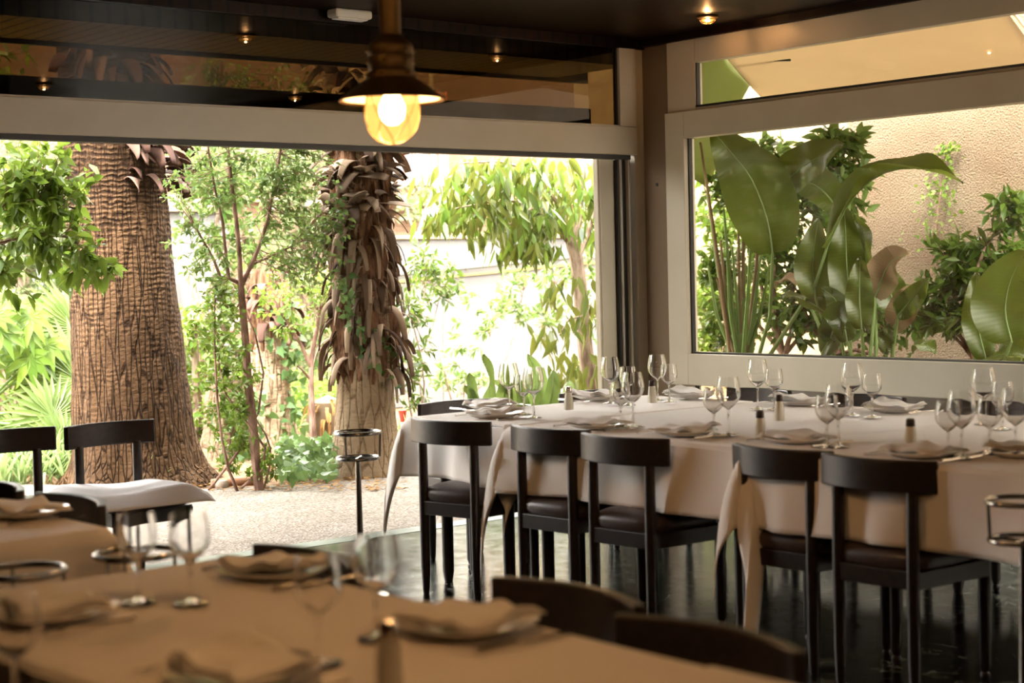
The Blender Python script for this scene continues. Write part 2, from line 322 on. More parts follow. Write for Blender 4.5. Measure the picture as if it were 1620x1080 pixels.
def place(proto, loc, rz, label, group, first=[None]):
    if not proto.get('_used'): r = proto; proto['_used'] = 1
    else:
        r = proto.copy(); col.objects.link(r)
        for ch in list(proto.children):
            if ch.get('_held'): continue
            c = ch.copy(); col.objects.link(c); c.parent = r
            for g in ch.children:
                d = g.copy(); col.objects.link(d); d.parent = c
    r.location = loc; r.rotation_euler = (0, 0, rz); r['label'] = label
    if group: r['group'] = group
    return r
def leaf_mesh(name, P, D, Nn, Ls, Ws, m, parent, rows=3, droop=.25, fold=.25, prof=None):
    P = np.array(P, float); D = np.array(D, float); Nn = np.array(Nn, float); Ls = np.array(Ls, float); Ws = np.array(Ws, float)
    D /= np.linalg.norm(D, axis=1)[:, None]+1e-9; S = np.cross(D, Nn); S /= np.linalg.norm(S, axis=1)[:, None]+1e-9; U = np.cross(S, D)
    prof = prof or (lambda t: math.sin(PI*min(1, t*1.02)**.8)*(1-.25*t))
    T = []
    for k in range(rows+1):
        t = k/rows; wd = prof(t)*.5
        T += [(t, -wd, fold*wd), (t, 0, 0), (t, wd, fold*wd)]
    T = np.array(T); nv = len(T)
    V = P[:, None, :]+D[:, None, :]*(T[None, :, 0:1]*Ls[:, None, None])+S[:, None, :]*(T[None, :, 1:2]*Ws[:, None, None])+U[:, None, :]*(T[None, :, 2:3]*Ws[:, None, None])
    V[:, :, 2] -= (T[None, :, 0]**2)*droop*Ls[:, None]
    off = np.array(parent['_o']) if parent is not None and '_o' in parent else np.zeros(3)
    V = V.reshape(-1, 3)-off
    fs = []
    for k in range(rows):
        a = k*3; fs += [(a, a+1, a+4, a+3), (a+1, a+2, a+5, a+4)]
    fs = np.array(fs); F = (fs[None]+np.arange(len(P))[:, None, None]*nv).reshape(-1, 4)
    me = bpy.data.meshes.new(name); me.vertices.add(len(V)); me.vertices.foreach_set('co', V.ravel().astype(np.float32))
    me.loops.add(F.size); me.loops.foreach_set('vertex_index', F.ravel().astype(np.int32))
    me.polygons.add(len(F)); me.polygons.foreach_set('loop_start', (np.arange(len(F))*4).astype(np.int32))
    me.update(calc_edges=True); me.validate(); me.materials.append(m); me.shade_smooth()
    o = bpy.data.objects.new(name, me); col.objects.link(o)
    if parent is not None: o.parent = parent; o['_o'] = tuple(off)
    return o
def rv(rg, s=1.0): return Vector((rg.gauss(0, s), rg.gauss(0, s), rg.gauss(0, s)))
def bend(a, b, rg, k=.12, n=6):
    a = Vector(a); b = Vector(b); l = (b-a).length; o = rv(rg, l*k); o2 = rv(rg, l*k*.4)
    return [a.lerp(b, i/n)+o*math.sin(PI*i/n)+o2*math.sin(2*PI*i/n) for i in range(n+1)]
def crown(parent, skel, blobs, m, bm, L_, W_, rg, per_twig=12, droop=.25, hang=0., twig_r=.004, rows=3, name='foliage', spread=.9, flat=.6):
    """twigs grow from the nearest limb into each blob (centre, radius xyz, number of twigs) and carry the leaves"""
    tw = MB(); P, D, Nn, Ls, Ws = [], [], [], [], []
    for c, r, n in blobs:
        c = Vector(c)
        for _ in range(n):
            while True:
                q = Vector((rg.uniform(-1, 1), rg.uniform(-1, 1), rg.uniform(-1, 1)))
                if q.length < 1: break
            tip = c+Vector((q.x*r[0], q.y*r[1], q.z*r[2]))
            a = min(skel, key=lambda s_: (s_-tip).length+rg.uniform(0, .15)); 
            if (a-tip).length > .8: a = tip+(a-tip).normalized()*rg.uniform(.45, .8)
            pth = bend(a, tip, rg, .08, 5); tw.tube(pth, [twig_r*(1-.12*i) for i in range(6)], 4, False)
            dirn = (tip-a).normalized()
            for i in range(per_twig):
                t = .35+.65*(i+rg.random())/per_twig; f = t*5; k = min(4, int(f)); p = pth[k].lerp(pth[k+1], f-k)
                sd_ = rv(rg, 1).normalized(); d = (dirn*.5+sd_*spread+Vector((0, 0, -hang))).normalized()
                nn = (Vector((0, 0, 1))*flat+rv(rg, .5)).normalized(); l = L_*rg.uniform(.6, 1.25)
                P.append(p); D.append(d); Nn.append(nn); Ls.append(l); Ws.append(W_*l/L_*rg.uniform(.85, 1.15))
    if tw.v: tw.build('twigs', bm, parent)
    return leaf_mesh(name, P, D, Nn, Ls, Ws, m, parent, rows, droop)
def limbs(parent, paths, bm, name='branches', seg=8):
    mb = MB(); sk = []
    for p, r0, r1 in paths:
        n = len(p); mb.tube(p, [r0+(r1-r0)*i/(n-1) for i in range(n)], seg)
        for i in range(n-1):
            for k in range(4): sk.append(Vector(p[i]).lerp(Vector(p[i+1]), k/4))
    mb.build(name, bm, parent); return sk
# ------------------------------------------------------------------ the setting
CZ = 2.95
def sbox(name, a, b, m, bevel=0): return struct(MB().box(a, b).build(name, m, None, False, bevel=bevel))
sbox('floor', (-10.5, -13, -.12), (.1, -.98, 0), M['tiles'])
sbox('trim_1', (-10.5, -.98, -.12), (.1, -.84, .002), M['marble_strip'])
sbox('ceiling', (-10.5, -13, CZ), (.12, .04, CZ+.1), M['ceiling'])
sbox('roof', (-10.5, -13, CZ+.1), (.35, .9, CZ+.28), M['plaster'])
sbox('soffit', (-10.5, .10, 2.79), (-.02, .90, 3.05), M['soffit'])
sbox('trim_2', (-10.5, .88, 2.765), (.3, .92, 2.99), M['alu_dark'])
sbox('wall_back', (-10.5, -13.2, 0), (.1, -13, CZ), M['plaster'])
sbox('wall_left', (-10.7, -13, 0), (-10.5, .1, CZ), M['plaster'])
sbox('wall_front', (-10.5, -.08, 0), (-6.0, .06, CZ), M['plaster'])
sbox('wall_right', (0, -13, 0), (.12, -9.3, CZ), M['plaster'])
sbox('trim_6', (-6.0, .13, 2.37), (-.36, .27, 2.485), M['seal'])
# dark header under the ceiling along both glazed sides
sbox('trim_3', (-10.5, -.03, 2.885), (.04, .04, CZ), M['ceiling'])
sbox('trim_4', (-.05, -9.3, 2.90), (.10, -.03, CZ), M['ceiling'])
# corner post
p = sbox('corner_post', (-.085, -.005, 0), (.08, .09, 2.9), M['alu'], .004)
p.name = 'post'
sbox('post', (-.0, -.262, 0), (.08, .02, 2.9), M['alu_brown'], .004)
MBh = MB(); c_ = at('x', -.003, 1039, 292); MBh.tube([c_+Vector((.01, 0, 0)), c_-Vector((.003, 0, 0))], .012, 12)
struct(MBh.build('trim_5', M['seal'], None))
# window_1: transom frame with its wide rail, over the open side
def framebox(name, parent, a, b, m=None, bev=.004): return MB().box(a, b).build(name, m or M['alu'], parent, False, bevel=bev)
def window(n, pts): 
    e = empty('window_%d' % n, pts); struct(e); return e
w1 = window(1, (-5, 0, 2.16))
XL = -6.0
framebox('rail', w1, (XL, -.035, 2.168), (-.087, .035, 2.356))
framebox('rail_lip', w1, (XL, -.028, 2.356), (-.24, .03, 2.366), None, .001)
framebox('stile', w1, (-.242, -.035, 2.358), (-.087, .035, 2.885))
framebox('rubber_seal', w1, (XL, -.02, 2.138), (-.14, .045, 2.167), M['seal'], .001)
framebox('glass_pane', w1, (XL, .000, 2.362), (-.236, .008, 2.885), M['pane_dark'], 0)
framebox('glazing_bead', w1, (-.250, -.012, 2.362), (-.2425, .012, 2.885), M['seal'], 0)
# sliding sash stacked at the right of the opening, its tracks
w2 = window(2, (-.2, .05, 0))
framebox('sash_stile', w2, (-.345, .07, .02), (-.215, .13, 2.16))
framebox('track', w2, (-.215, .03, 0), (-.10, .10, 2.14), M['alu_dark'], .002)
framebox('track_rib', w2, (-.205, .012, 0), (-.195, .03, 2.14), M['alu_bare'], 0)
framebox('track_rib', w2, (-.148, -.004, 0), (-.136, .03, 2.14), M['alu'], 0)
framebox('sash_lip', w2, (-.36, .08, .02), (-.346, .12, 2.16), M['alu'], .001)
# right side: upper light, big pane, low pane
YR = -9.3
def side_window(n, z0, z1, gl, f_l=.19, f_b=.2, f_t=.0, depth=.05, gm='pane'):
    e = window(n, (0, -4.5, z0)); yl = -.262
    framebox('stile', e, (-depth, yl-f_l, z0), (.05, yl, z1))
    if f_b: framebox('bottom_rail', e, (-depth, YR, z0), (.05, yl-f_l, z0+f_b))
    if f_t: framebox('top_rail', e, (-depth, YR, z1-f_t), (.05, yl-f_l, z1))
    framebox('glass_pane', e, (0.0, YR, z0+f_b), (.008, yl-f_l, z1-f_t), M[gm], 0)
    framebox('glazing_bead', e, (-.014, yl-f_l-.010, z0+f_b), (.02, yl-f_l-.001, z1-f_t), M['seal'], 0)
    framebox('inner_lip', e, (-.03, YR, z0+f_b), (.03, yl-f_l-.011, z0+f_b+.012), M['alu_dark'], 0)
    return e
side_window(3, .612, 2.43, 0, .175, .21, .178)
side_window(4, 2.431, 2.90, 0, .26, .02, .157, .02)
side_window(5, .0, .610, 0, .2, .09, 0, .0)
for yy in (-2.05, -5.1): sbox('mullion', (.0, yy-.03, .0), (.05, yy+.03, .610), M['wood_brown'])
# ground outside
struct(MB().add([(-30, -.86, -.012), (-30, 30, -.012), (30, 30, -.012), (30, -12, -.012), (.12, -12, -.012), (.12, -.86, -.012)], [(0, 5, 4, 3, 2, 1)]).build('ground', M['soil'], None, False))
gp = [(-12, -.84), (.4, -.84), (2.6, -.84), (2.6, .2), (1.2, .75), (-.3, .98), (-1.4, 1.11), (-2.0, 1.28), (-2.68, 1.61), (-3.0, 2.1), (-3.34, 3.0), (-4.2, 3.9), (-5.5, 4.6), (-12, 6.5)]
def smooth_poly(pts, n=4):
    out = []
    for i in range(len(pts)):
        a, b = Vector(pts[i]), Vector(pts[(i+1) % len(pts)])
        for k in range(n): out.append(a.lerp(b, k/n))
    return out
sp = [Vector((v.x, v.y, 0)) for v in smooth_poly(gp)]
struct(MB().add([v+Vector((0, 0, .001)) for v in sp], [tuple(range(len(sp)))]).build('path', M['gravel'], None, False))
# white garden wall with coping, sloping ledge and pipe
gw = empty('garden_wall', (3.5, 6, 0)); struct(gw)
MB().box((1.75, 6, 0), (9, 6.25, 1.76)).build('wall_body', M['white_wall'], gw, False)
MB().box((1.72, 5.96, 1.76), (9, 6.29, 1.80)).build('coping', M['cream_rim'], gw, False, bevel=.008)
a, b = at('y', 5.97, 622, 446), at('y', 5.97, 990, 410)
d = (b-a).normalized(); 
MB().add([a+Vector((0, 0, .012)), b+Vector((0, 0, .012)), b+Vector((0, .04, .012)), a+Vector((0, .04, .012)), a-Vector((0, 0, .012)), b-Vector((0, 0, .012)), b+Vector((0, .04, -.012)), a+Vector((0, .04, -.012))],
         [(0, 1, 2, 3), (7, 6, 5, 4), (0, 4, 5, 1), (1, 5, 6, 2), (2, 6, 7, 3), (3, 7, 4, 0)]).build('ledge', M['yellow'], gw, False)
pp = MB().tube([a+Vector((0, -.03, .075)), b+Vector((0, -.03, .085))], .022, 10)
pp.build('drain_pipe', M['pipe'], gw)
for t in (.28, .62, .9):
    q = a.lerp(b, t)+Vector((0, -.03, .08)); MB().tube([q+Vector((0, .03, .08)), q+Vector((0, -.03, .05)), q+Vector((0, -.03, -.01)), q+Vector((0, .0, -.03))], .006, 6).build('pipe_hook', M['pipe'], gw)
# brick building behind the garden
bb = empty('brick_building', (4, 14, 0), 'brick building with a red-grilled window rising behind the garden wall', 'building')
MB().box((-9, 14, 0), (22, 15, 5.6)).build('brick_wall', M['brick'], bb, False)
def bwin(x0, x1, z0, z1):
    f = MB(); y = 13.93
    f.box((x0-.12, y, z0-.10), (x1+.12, 14, z0)); f.box((x0-.1, y, z1), (x1+.1, 14, z1+.1)); f.box((x0-.1, y, z0), (x0, 14, z1)); f.box((x1, y, z0), (x1+.1, 14, z1))
    xm = (x0+x1)/2; f.box((xm-.05, y, z0), (xm+.05, 14, z1)); f.box((x0, y, z0+(z1-z0)*.5-.03), (x1, 14, z0+(z1-z0)*.5+.03))
    fo = f.build('window_frame', M['win_white'], bb, False)
    MB().box((x0, 13.96, z0), (x1, 13.99, z1)).build('window_pane', M['win_glass'], fo, False)
    g = MB()
    for i in range(7): xx = x0-.1+(x1-x0+.2)*i/6; g.box((xx-.012, 13.82, z0-.1), (xx+.012, 13.845, z1+.1))
    for i in range(4): zz = z0-.05+(z1-z0+.1)*i/3; g.box((x0-.12, 13.81, zz-.015), (x1+.12, 13.83, zz+.015))
    g.build('window_grille', M['red_iron'], fo, False)
bwin(7.9, 8.75, 2.95, 4.3); bwin(2.6, 3.5, 3.0, 4.4)
MB().box((-9, 13.8, 2.55), (22, 14, 2.63)).build('string_course', M['cream_rim'], bb, False)
# pale annexe seen in the gap beside the thick palm
pa = empty('pale_annexe', (.3, 9.6, 0), 'pale rendered annexe glimpsed in the gap right of the thick palm', 'building')
MB().box((-2.6, 9.5, 0), (2.2, 12, 2.2)).build('annexe_wall', M['white_wall'], pa, False)
MB().box((-2.7, 9.4, 2.2), (2.3, 12, 2.32)).build('annexe_coping', M['cream_rim'], pa, False)
MB().box((.72, 9.46, .55), (1.5, 9.5, 1.35)).build('annexe_window', M['win_glass'], pa, False)
sbox('added_dark_wall', (.14, -9.2, -.02), (.34, -.9, .60), M['plaster'])  # added low dark wall, blocks the bright garden behind the low pane
bw = empty('boundary_wall', (-12, 7, 0)); struct(bw)
MB().box((-12.3, -2, 0), (-12, 14, 3.2)).build('wall_body', M['brick'], bw, False)
# rough stucco wall and pale building outside the right-hand window
struct(MB().box((3.2, -12, 0), (3.45, .84, 4.6)).build('stucco_wall', M['stucco'], None, False))
pb = empty('cream_building', (6, 2, 0), 'cream building wall behind the shrubs at the left of the large side window', 'building')
MB().box((6.5, -4, 0), (7, 8, 5)).build('building_wall', M['cream_rim'], pb, False)
MB().box((6.42, 2.2, 1.9), (6.5, 3.0, 3.4)).build('window_frame', M['win_white'], pb, False)
# ------------------------------------------------------------------ chairs
def make_chair():
    t = empty('dining_chair', (0, 0, 0), 'x', 'chair', world=False)
    # local: the sitter faces +Y, back rail at y = -.2
    def back_y(x): return -.235+1.35*x*x
    rail = MB(); n = 18; W2 = .222
    def ring(x, top):
        y = back_y(x); s = Vector((1, 2.7*x, 0)).normalized(); nn = Vector((-s.y, s.x, 0)); 
        return Vector((x, y, 0)), nn
    o = []
    for i in range(n+1):
        x = -W2+2*W2*i/n; c, nn = ring(x, 0); th = .013
        for s_, z in ((-1, .664), (1, .664), (1, .768), (-1, .768)): o.append(c+nn*th*s_+Vector((0, 0, z)))
    fs = []
    for i in range(n):
        a = i*4
        for k in range(4): fs.append((a+k, a+(k+1) % 4, a+4+(k+1) % 4, a+4+k))
    fs += [(3, 2, 1, 0), (n*4, n*4+1, n*4+2, n*4+3)]
    rail.add(o, fs).build('back_rail', M['wood'], t, True, bevel=.005)
    for sx in (-1, 1):
        x = .145*sx; yb = back_y(x)+.008
        MB().lathe([(.0, 0), (.013, 0), (.016, .02), (.0205, .12), (.0215, .40), (.0200, .655), (.018, .675), (0, .675)], (x, yb, 0), 14).build('leg', M['wood'], t)
        MB().lathe([(.0, 0), (.012, 0), (.017, .008), (.017, .022), (.013, .030), (.020, .05), (.0215, .36), (.0215, .405), (0, .405)], (.175*sx, .165, 0), 14).build('leg', M['wood'], t)
    fr = MB()
    fr.box((-.155, -.215, .352), (.155, -.19, .412)); fr.box((-.19, .152, .352), (.19, .176, .412))
    for sx in (-1, 1):
        a = Vector((.155*sx, -.2, 0)); b = Vector((.187*sx, .165, 0)); nn = Vector((sx, -.08, 0)).normalized()*.012
        fr.add([a-nn+Vector((0, 0, .352)), b-nn+Vector((0, 0, .352)), b+nn+Vector((0, 0, .352)), a+nn+Vector((0, 0, .352)), a-nn+Vector((0, 0, .412)), b-nn+Vector((0, 0, .412)), b+nn+Vector((0, 0, .412)), a+nn+Vector((0, 0, .412))],
               [(0, 3, 2, 1), (4, 5, 6, 7), (0, 1, 5, 4), (1, 2, 6, 5), (2, 3, 7, 6), (3, 0, 4, 7)])
    fr.build('seat_frame', M['wood'], t, False, bevel=.004)
    # cushion: rounded slab with domed top
    cu = MB(); K = 36; rows = [(0.0, .0), (.96, .0), (1.0, .018), (.995, .036), (.95, .052), (.82, .064), (.55, .073), (.25, .077), (0, .078)]
    for s_, z in rows:
        for k in range(K):
            a = 2*PI*k/K; c, s2 = math.cos(a), math.sin(a); e = 2/5.0
            x = math.copysign(abs(c)**e, c); y = math.copysign(abs(s2)**e, s2)
            w_ = .172+.026*(y*.5+.5); cu.v.append((x*w_*s_, -.012+y*.200*s_, .413+z))
    for i in range(len(rows)-1):
        for k in range(K): cu.f.append((i*K+k, i*K+(k+1) % K, (i+1)*K+(k+1) % K, (i+1)*K+k))
    cu.build('seat', M['leather'], t)
    return t
chair = make_chair()
G1 = 'chairs tucked under the camera side of the long table'
def ch(x, y, ang, label, g=None): return place(chair, (x, y, 0), R(ang)-PI/2, label, g)
# heading angle: direction the sitter faces, measured from +X; the rail stands .235 behind the origin
def chr_(x, y, ang, label, g): return ch(x+.235*math.cos(R(ang)), y+.235*math.sin(R(ang)), ang, label, g)
chr_(-3.73, -2.59, 12, 'dark wood chair with brown seat standing clear at the left end of the long table', G1)
chr_(-3.70, -3.20, 4, 'dark wood chair second from the left, against the long table cloth corner', G1)
chr_(-3.75, -3.69, 4, 'dark wood chair third from the left of the long table, rounded brown seat showing', G1)
chr_(-3.69, -4.42, 1, 'dark wood chair fourth from the left, behind the long hanging cloth tail', G1)
chr_(-3.72, -4.86, 3, 'dark wood chair nearest the right end of the long table, farthest right of that row', G1)
G2 = 'chairs on the far side of the long table'
chr_(-3.03, -1.72, -92, 'brown chair back showing above the left end of the long table', G2)
chr_(-2.20, -1.79, -88, 'dark curved chair back behind the plate at the far left corner of the long table', G2)
chr_(-1.58, -2.50, 180, 'dark chair back under the window sill behind the leftmost wine pair', G2)
chr_(-1.60, -3.22, 180, 'dark chair back under the window sill behind the middle wine pair', G2)
chr_(-1.60, -3.98, 180, 'dark chair back under the window sill at the right, next to the tall pair', G2)
G3 = 'chairs facing the room at the open edge'
chr_(-4.70, -1.36, -86, 'dark chair by the thick palm with a white cloth laid over its seat', G3)
chr_(-5.15, -1.30, -90, 'dark chair at the far left edge, its wide back rail before the green grass clump', G3)
G4 = 'chairs at the small left table'
chr_(-5.88, -3.72, 180, 'dark chair with glossy curved back at the right side of the left table', G4)
chr_(-5.90, -3.20, 180, 'dark chair with glossy curved back at the left edge, behind the left plate', G4)
G5 = 'chairs along the right side of the nearest table'
chr_(-5.93, -5.07, 178, 'dark chair back with bright highlight behind the far right corner of the nearest table', G5)
chr_(-5.80, -5.82, 180, 'blurred dark chair back in the lower centre, second along the near table', G5)
chr_(-5.88, -6.28, 180, 'blurred dark chair back lowest in the picture, closest to the camera', G5)

# ------------------------------------------------------------------ tables and cloths
def table(cx, cy, lx, ly, label, z=.742, rz=0, legs=None):
    t = empty('dining_table', (cx, cy, 0), label, 'table', 'tables under white cloths')
    MB().box((cx-lx/2, cy-ly/2, z-.03), (cx+lx/2, cy+ly/2, z)).build('tabletop', M['wood'], t, False, bevel=.004)
    ap = MB(); 
    for (a, b) in (((-1, -1), (1, -1)), ((-1, 1), (1, 1))): ap.box((cx-lx/2+.07, cy+a[1]*(ly/2-.07)-.01, z-.09), (cx+lx/2-.07, cy+a[1]*(ly/2-.07)+.01, z-.03))
    for s_ in (-1, 1): ap.box((cx+s_*(lx/2-.07)-.01, cy-ly/2+.07, z-.09), (cx+s_*(lx/2-.07)+.01, cy+ly/2-.07, z-.03))
    ap.build('apron', M['wood'], t, False)
    for sx in (-1, 1):
        for sy in (-1, 1):
            x, y = cx+sx*(lx/2-.09), cy+sy*(ly/2-.09); MB().lathe([(0, 0), (.018, 0), (.026, .05), (.028, z-.04), (0, z-.04)], (x, y, 0), 12).build('leg', M['wood'], t)
    return t
def cloth(name, cx, cy, lx, ly, z, h, label, seed, tails=(1, 1, 1, 1), skip=(), tail_k=.55, far=1.0):
    """rectangular cloth laid on a table: flat top, hanging sides with soft folds, corners dropping in cones. tails: (+x+y, -x+y, -x-y, +x-y)"""
    rg = random.Random(seed); ph = [rg.uniform(0, 6) for _ in range(8)]
    hx, hy = lx/2, ly/2; n = 14
    us = [-hx-h+(h)*i/n for i in range(n)]+[-hx+lx*i/22 for i in range(23)]+[hx+h*(i+1)/n for i in range(n)]
    vs = [-hy-h+(h)*i/n for i in range(n)]+[-hy+ly*i/22 for i in range(23)]+[hy+h*(i+1)/n for i in range(n)]
    if 'x+' in skip: us = [u for u in us if u <= hx+.001]
    if 'x-' in skip: us = [u for u in us if u >= -hx-.001]
    if 'y+' in skip: vs = [v for v in vs if v <= hy+.001]
    if 'y-' in skip: vs = [v for v in vs if v >= -hy-.001]
    def pt(u, v):
        ox = max(0, abs(u)-hx); oy = max(0, abs(v)-hy); sx = 1 if u > 0 else -1; sy = 1 if v > 0 else -1
        x = max(-hx, min(hx, u)); y = max(-hy, min(hy, v)); r = math.hypot(ox, oy)
        if r < 1e-6:
            return Vector((cx+x, cy+y, z+.0015*math.sin(x*9+ph[0])*math.sin(y*8+ph[1])))
        if ox == 0 or oy == 0:
            s_ = (y if ox else x); f = r/h
            wv = .015*math.sin(s_*13+ph[2]+f*1.5)+.010*math.sin(s_*27+ph[3]-f*2)+.014*math.sin(s_*6+ph[4])
            out = .006+min(r, .02)*.4+(.012+wv)*f
            # folds gathering toward the corners
            e = (hy-abs(y) if ox else hx-abs(x)); out += .035*math.exp(-e/.12)*f*math.sin(e*30+1.2)
            dz = -max(0, r-.006)+.004*math.sin(s_*9+ph[5])*f
            if ox and sx > 0: dz *= far  # window-side drop lengthened to keep the bright sill out of the floor reflection
            p = Vector((cx+x, cy+y, z+dz)); 
            if ox: p.x += sx*out
            else: p.y += sy*out
            return p
        th = math.atan2(oy, ox); q = (0 if sx > 0 and sy > 0 else 1 if sy > 0 else 2 if sx < 0 else 3); tk = tails[q]
        k = math.sin(2*th); drop = r*(1+tail_k*tk*k*k*(r/(h*1.2)))
        if sx > 0: drop *= far+(1-far)*(th/(PI/2))
        ang = th; fl = .16+.42*k; 
        sp_ = .010+.125*(1-math.exp(-drop*5))*(.55+.45*k); ax = math.cos(ang)*sp_; ay = math.sin(ang)*sp_
        w2 = .022*math.sin(6*th+ph[6]+drop*5)*min(1, drop/h)*k
        return Vector((cx+x+sx*(ax+w2*math.sin(th)), cy+y+sy*(ay-w2*math.cos(th)), z-drop*.985))
    mb = MB(); nu, nv = len(us), len(vs)
    for u in us:
        for v in vs: mb.v.append(tuple(pt(u, v)))
    for i in range(nu-1):
        for j in range(nv-1):
            a = i*nv+j; mb.f.append((a, a+nv, a+nv+1, a+1))
    o = mb.build('tablecloth', M['cloth'], None, True, solid=.0022)
    return tag(o, label, 'tablecloth', 'white cloths on the long table' if 'long' in label else 'white cloths on the near tables')
TX = (-3.63, -2.02)
table(-2.82, -2.50, 1.50, .62, 'dark table under the left end cloth of the long table')
table(-2.82, -3.53, 1.50, 1.28, 'dark table under the middle cloth of the long table')
table(-2.82, -4.86, 1.50, 1.06, 'dark table under the right cloth of the long table')
cloth('c', -2.80, -2.47, 1.52, .72, .7455, .27, 'white cloth on the left end of the long table, pointed corner hanging down', 3, (.6, 1.6, .3, .3))
cloth('c', -2.83, -3.58, 1.58, 1.35, .7495, .27, 'white cloth on the middle of the long table, between two long hanging tails', 5, (.1, 1.3, 1.9, .1), far=2.2)
cloth('c', -2.84, -4.85, 1.60, 1.17, .7535, .28, 'white cloth on the right part of the long table, ending beside the metal stand', 8, (.1, .6, 1.9, .2), far=2.2)
table(-6.46, -5.25, .72, .72, 'table under the nearest cloth, far one of the near row')
cloth('c', -6.46, -5.25, .78, .78, .746, .27, 'amber-lit cloth of the nearest table row, far end with two plates and glasses', 12)
table(-6.46, -6.03, .72, .72, 'table under the lowest cloth in the picture')
cloth('c', -6.46, -6.02, .78, .80, .750, .27, 'amber-lit cloth filling the bottom of the picture, with the large folded napkin', 14)
cloth('c', -6.46, -6.82, .78, .80, .753, .27, 'amber-lit cloth at the bottom edge of the picture nearest the camera', 15)
table(-6.46, -6.82, .72, .72, 'table under the cloth at the bottom edge')
table(-6.50, -3.80, .78, .72, 'table under the left cloth, by the two glossy chair backs')
cloth('c', -6.48, -3.82, .84, .78, .746, .36, 'cloth of the left table with its shaded front hanging down', 17)
# white cloth laid over the seat of the chair by the palm
def seat_cloth():
    def fn(u, v):
        x = -5.08+.64*u; y = -1.42-.54*v; z = .503
        ex = max(0, x+4.52, -4.95-x); ey = max(0, -1.80-y); e = math.hypot(ex, ey)
        z += .010*math.sin(u*7+v*3)*(1-min(1, e*8)); z -= e*.38
        x -= .25*max(0, x+4.52)*.3; return Vector((x, y+ey*.35, z))
    o = MB().grid(fn, 28, 24).build('seat_cloth', M['white_cloth'], None, True, solid=.002)
    tag(o, 'white cloth draped over the seat of the chair before the thick palm', 'cloth')
seat_cloth()

# ------------------------------------------------------------------ glasses, plates, napkins, cutlery, shakers
def make_glass(name, H, rb, rr_, zs, lab):
    t = empty(name, (0, 0, 0), lab, 'glass', world=False)
    MB().lathe([(0, .0), (.034, .0), (.0355, .0015), (.034, .003), (.015, .006), (.005, .012), (.0038, .03), (.0036, zs-.02), (.0055, zs-.004), (.004, zs+.001), (0, zs+.002)], (0, 0, 0), 24).build('stem', M['glass'], t)
    out = []; n = 12
    for i in range(n+1):
        f = i/n; z = zs+(H-zs)*f; 
        r = rb*math.sin(min(PI/2, (f/.48)*PI/2))**.75 if f < .48 else rb+(rr_-rb)*((f-.48)/.52)**1.6
        out.append((max(r, .004), z))
    inn = [(max(r-.0019, .0015), z+(.0025 if i < 2 else 0)) for i, (r, z) in enumerate(out)]
    MB().lathe(out+inn[::-1], (0, 0, 0), 28).build('bowl', M['glass'], t)
    return t
bigG = make_glass('wine_glass', .222, .0475, .037, .098, 'x'); smallG = make_glass('water_glass', .182, .0405, .035, .082, 'x')
def make_shaker(cap):
    t = empty('salt_shaker', (0, 0, 0), 'x', 'shaker', world=False)
    MB().lathe([(0, 0), (.020, 0), (.0215, .004), (.0195, .05), (.0155, .076), (.0145, .080), (0, .080)], (0, 0, 0), 20).build('salt_fill', M['salt'], t)
    MB().lathe([(0, -.0008), (.0212, -.0008), (.0228, .004), (.0207, .05), (.0167, .078), (.0157, .084), (.0145, .084)], (0, 0, 0.001), 20).build('glass_body', M['pane'], t)
    MB().lathe([(.0158, .080), (.0162, .084), (.0158, .100), (.012, .107), (0, .108)], (0, 0, 0), 20).build('cap', cap, t)
    return t
shakerD = make_shaker(M['cap']); shakerS = make_shaker(M['steelcap'])
def make_plate():
    t = empty('dinner_plate', (0, 0, 0), 'x', 'plate', world=False)
    MB().lathe([(0, .004), (.07, .004), (.085, .007), (.125, .019), (.128, .0205), (.1275, .0175), (.09, .002), (.072, 0), (0, 0)], (0, 0, 0), 40).build('dish', M['ceramic'], t)
    MB().lathe([(.078, .0045), (.080, .0065), (.082, .0065)], (0, 0, .0006), 40).build('well_ring', M['ceramic'], t)
    return t
plate = make_plate()
def make_napkin(seed):
    rg = random.Random(seed); a, b, c = rg.uniform(0, 6), rg.uniform(0, 6), rg.uniform(0, 6)
    mb = MB()
    for layer in range(3):
        z0 = .021+layer*.0055; sh = layer*.006
        def fn(u, v):
            x = (u-.5)*(.235-layer*.008)+sh*.5; y = (v-.5)*(.17-layer*.006)-sh*.4
            ed = max(abs(u-.5), abs(v-.5))*2
            z = z0+.008*math.sin(u*5+a+layer*.2)*ed+.012*max(0, ed-.6)*math.sin(v*4+b)+.006*math.sin(u*11+v*5+c)*ed
            z += .018*max(0, (u-.75)*4)*max(0, math.sin(v*5+c)) * .8
            return Vector((x+.006*math.sin(v*9+a), y+.006*math.sin(u*8+b), max(z, .0175+layer*.004)))
        mb.grid(fn, 22, 16)
    o = mb.build('folded_napkin', M['napkin'], None, True, solid=.0025)
    o['category'] = 'napkin'; return o
naps = [make_napkin(i) for i in (2, 5, 9)]
def make_fork():
    mb = MB(); mb.tube([(0, -.10, .004), (0, -.03, .005), (0, .03, .008), (0, .055, .006)], [.0045, .003, .0025, .006], 6)
    for k in (-1, 0, 1): mb.tube([(k*.006, .052, .006), (k*.007, .075, .008), (k*.006, .098, .006)], .0014, 5)
    o = mb.build('fork', M['silver'], None); o['category'] = 'fork'; return o
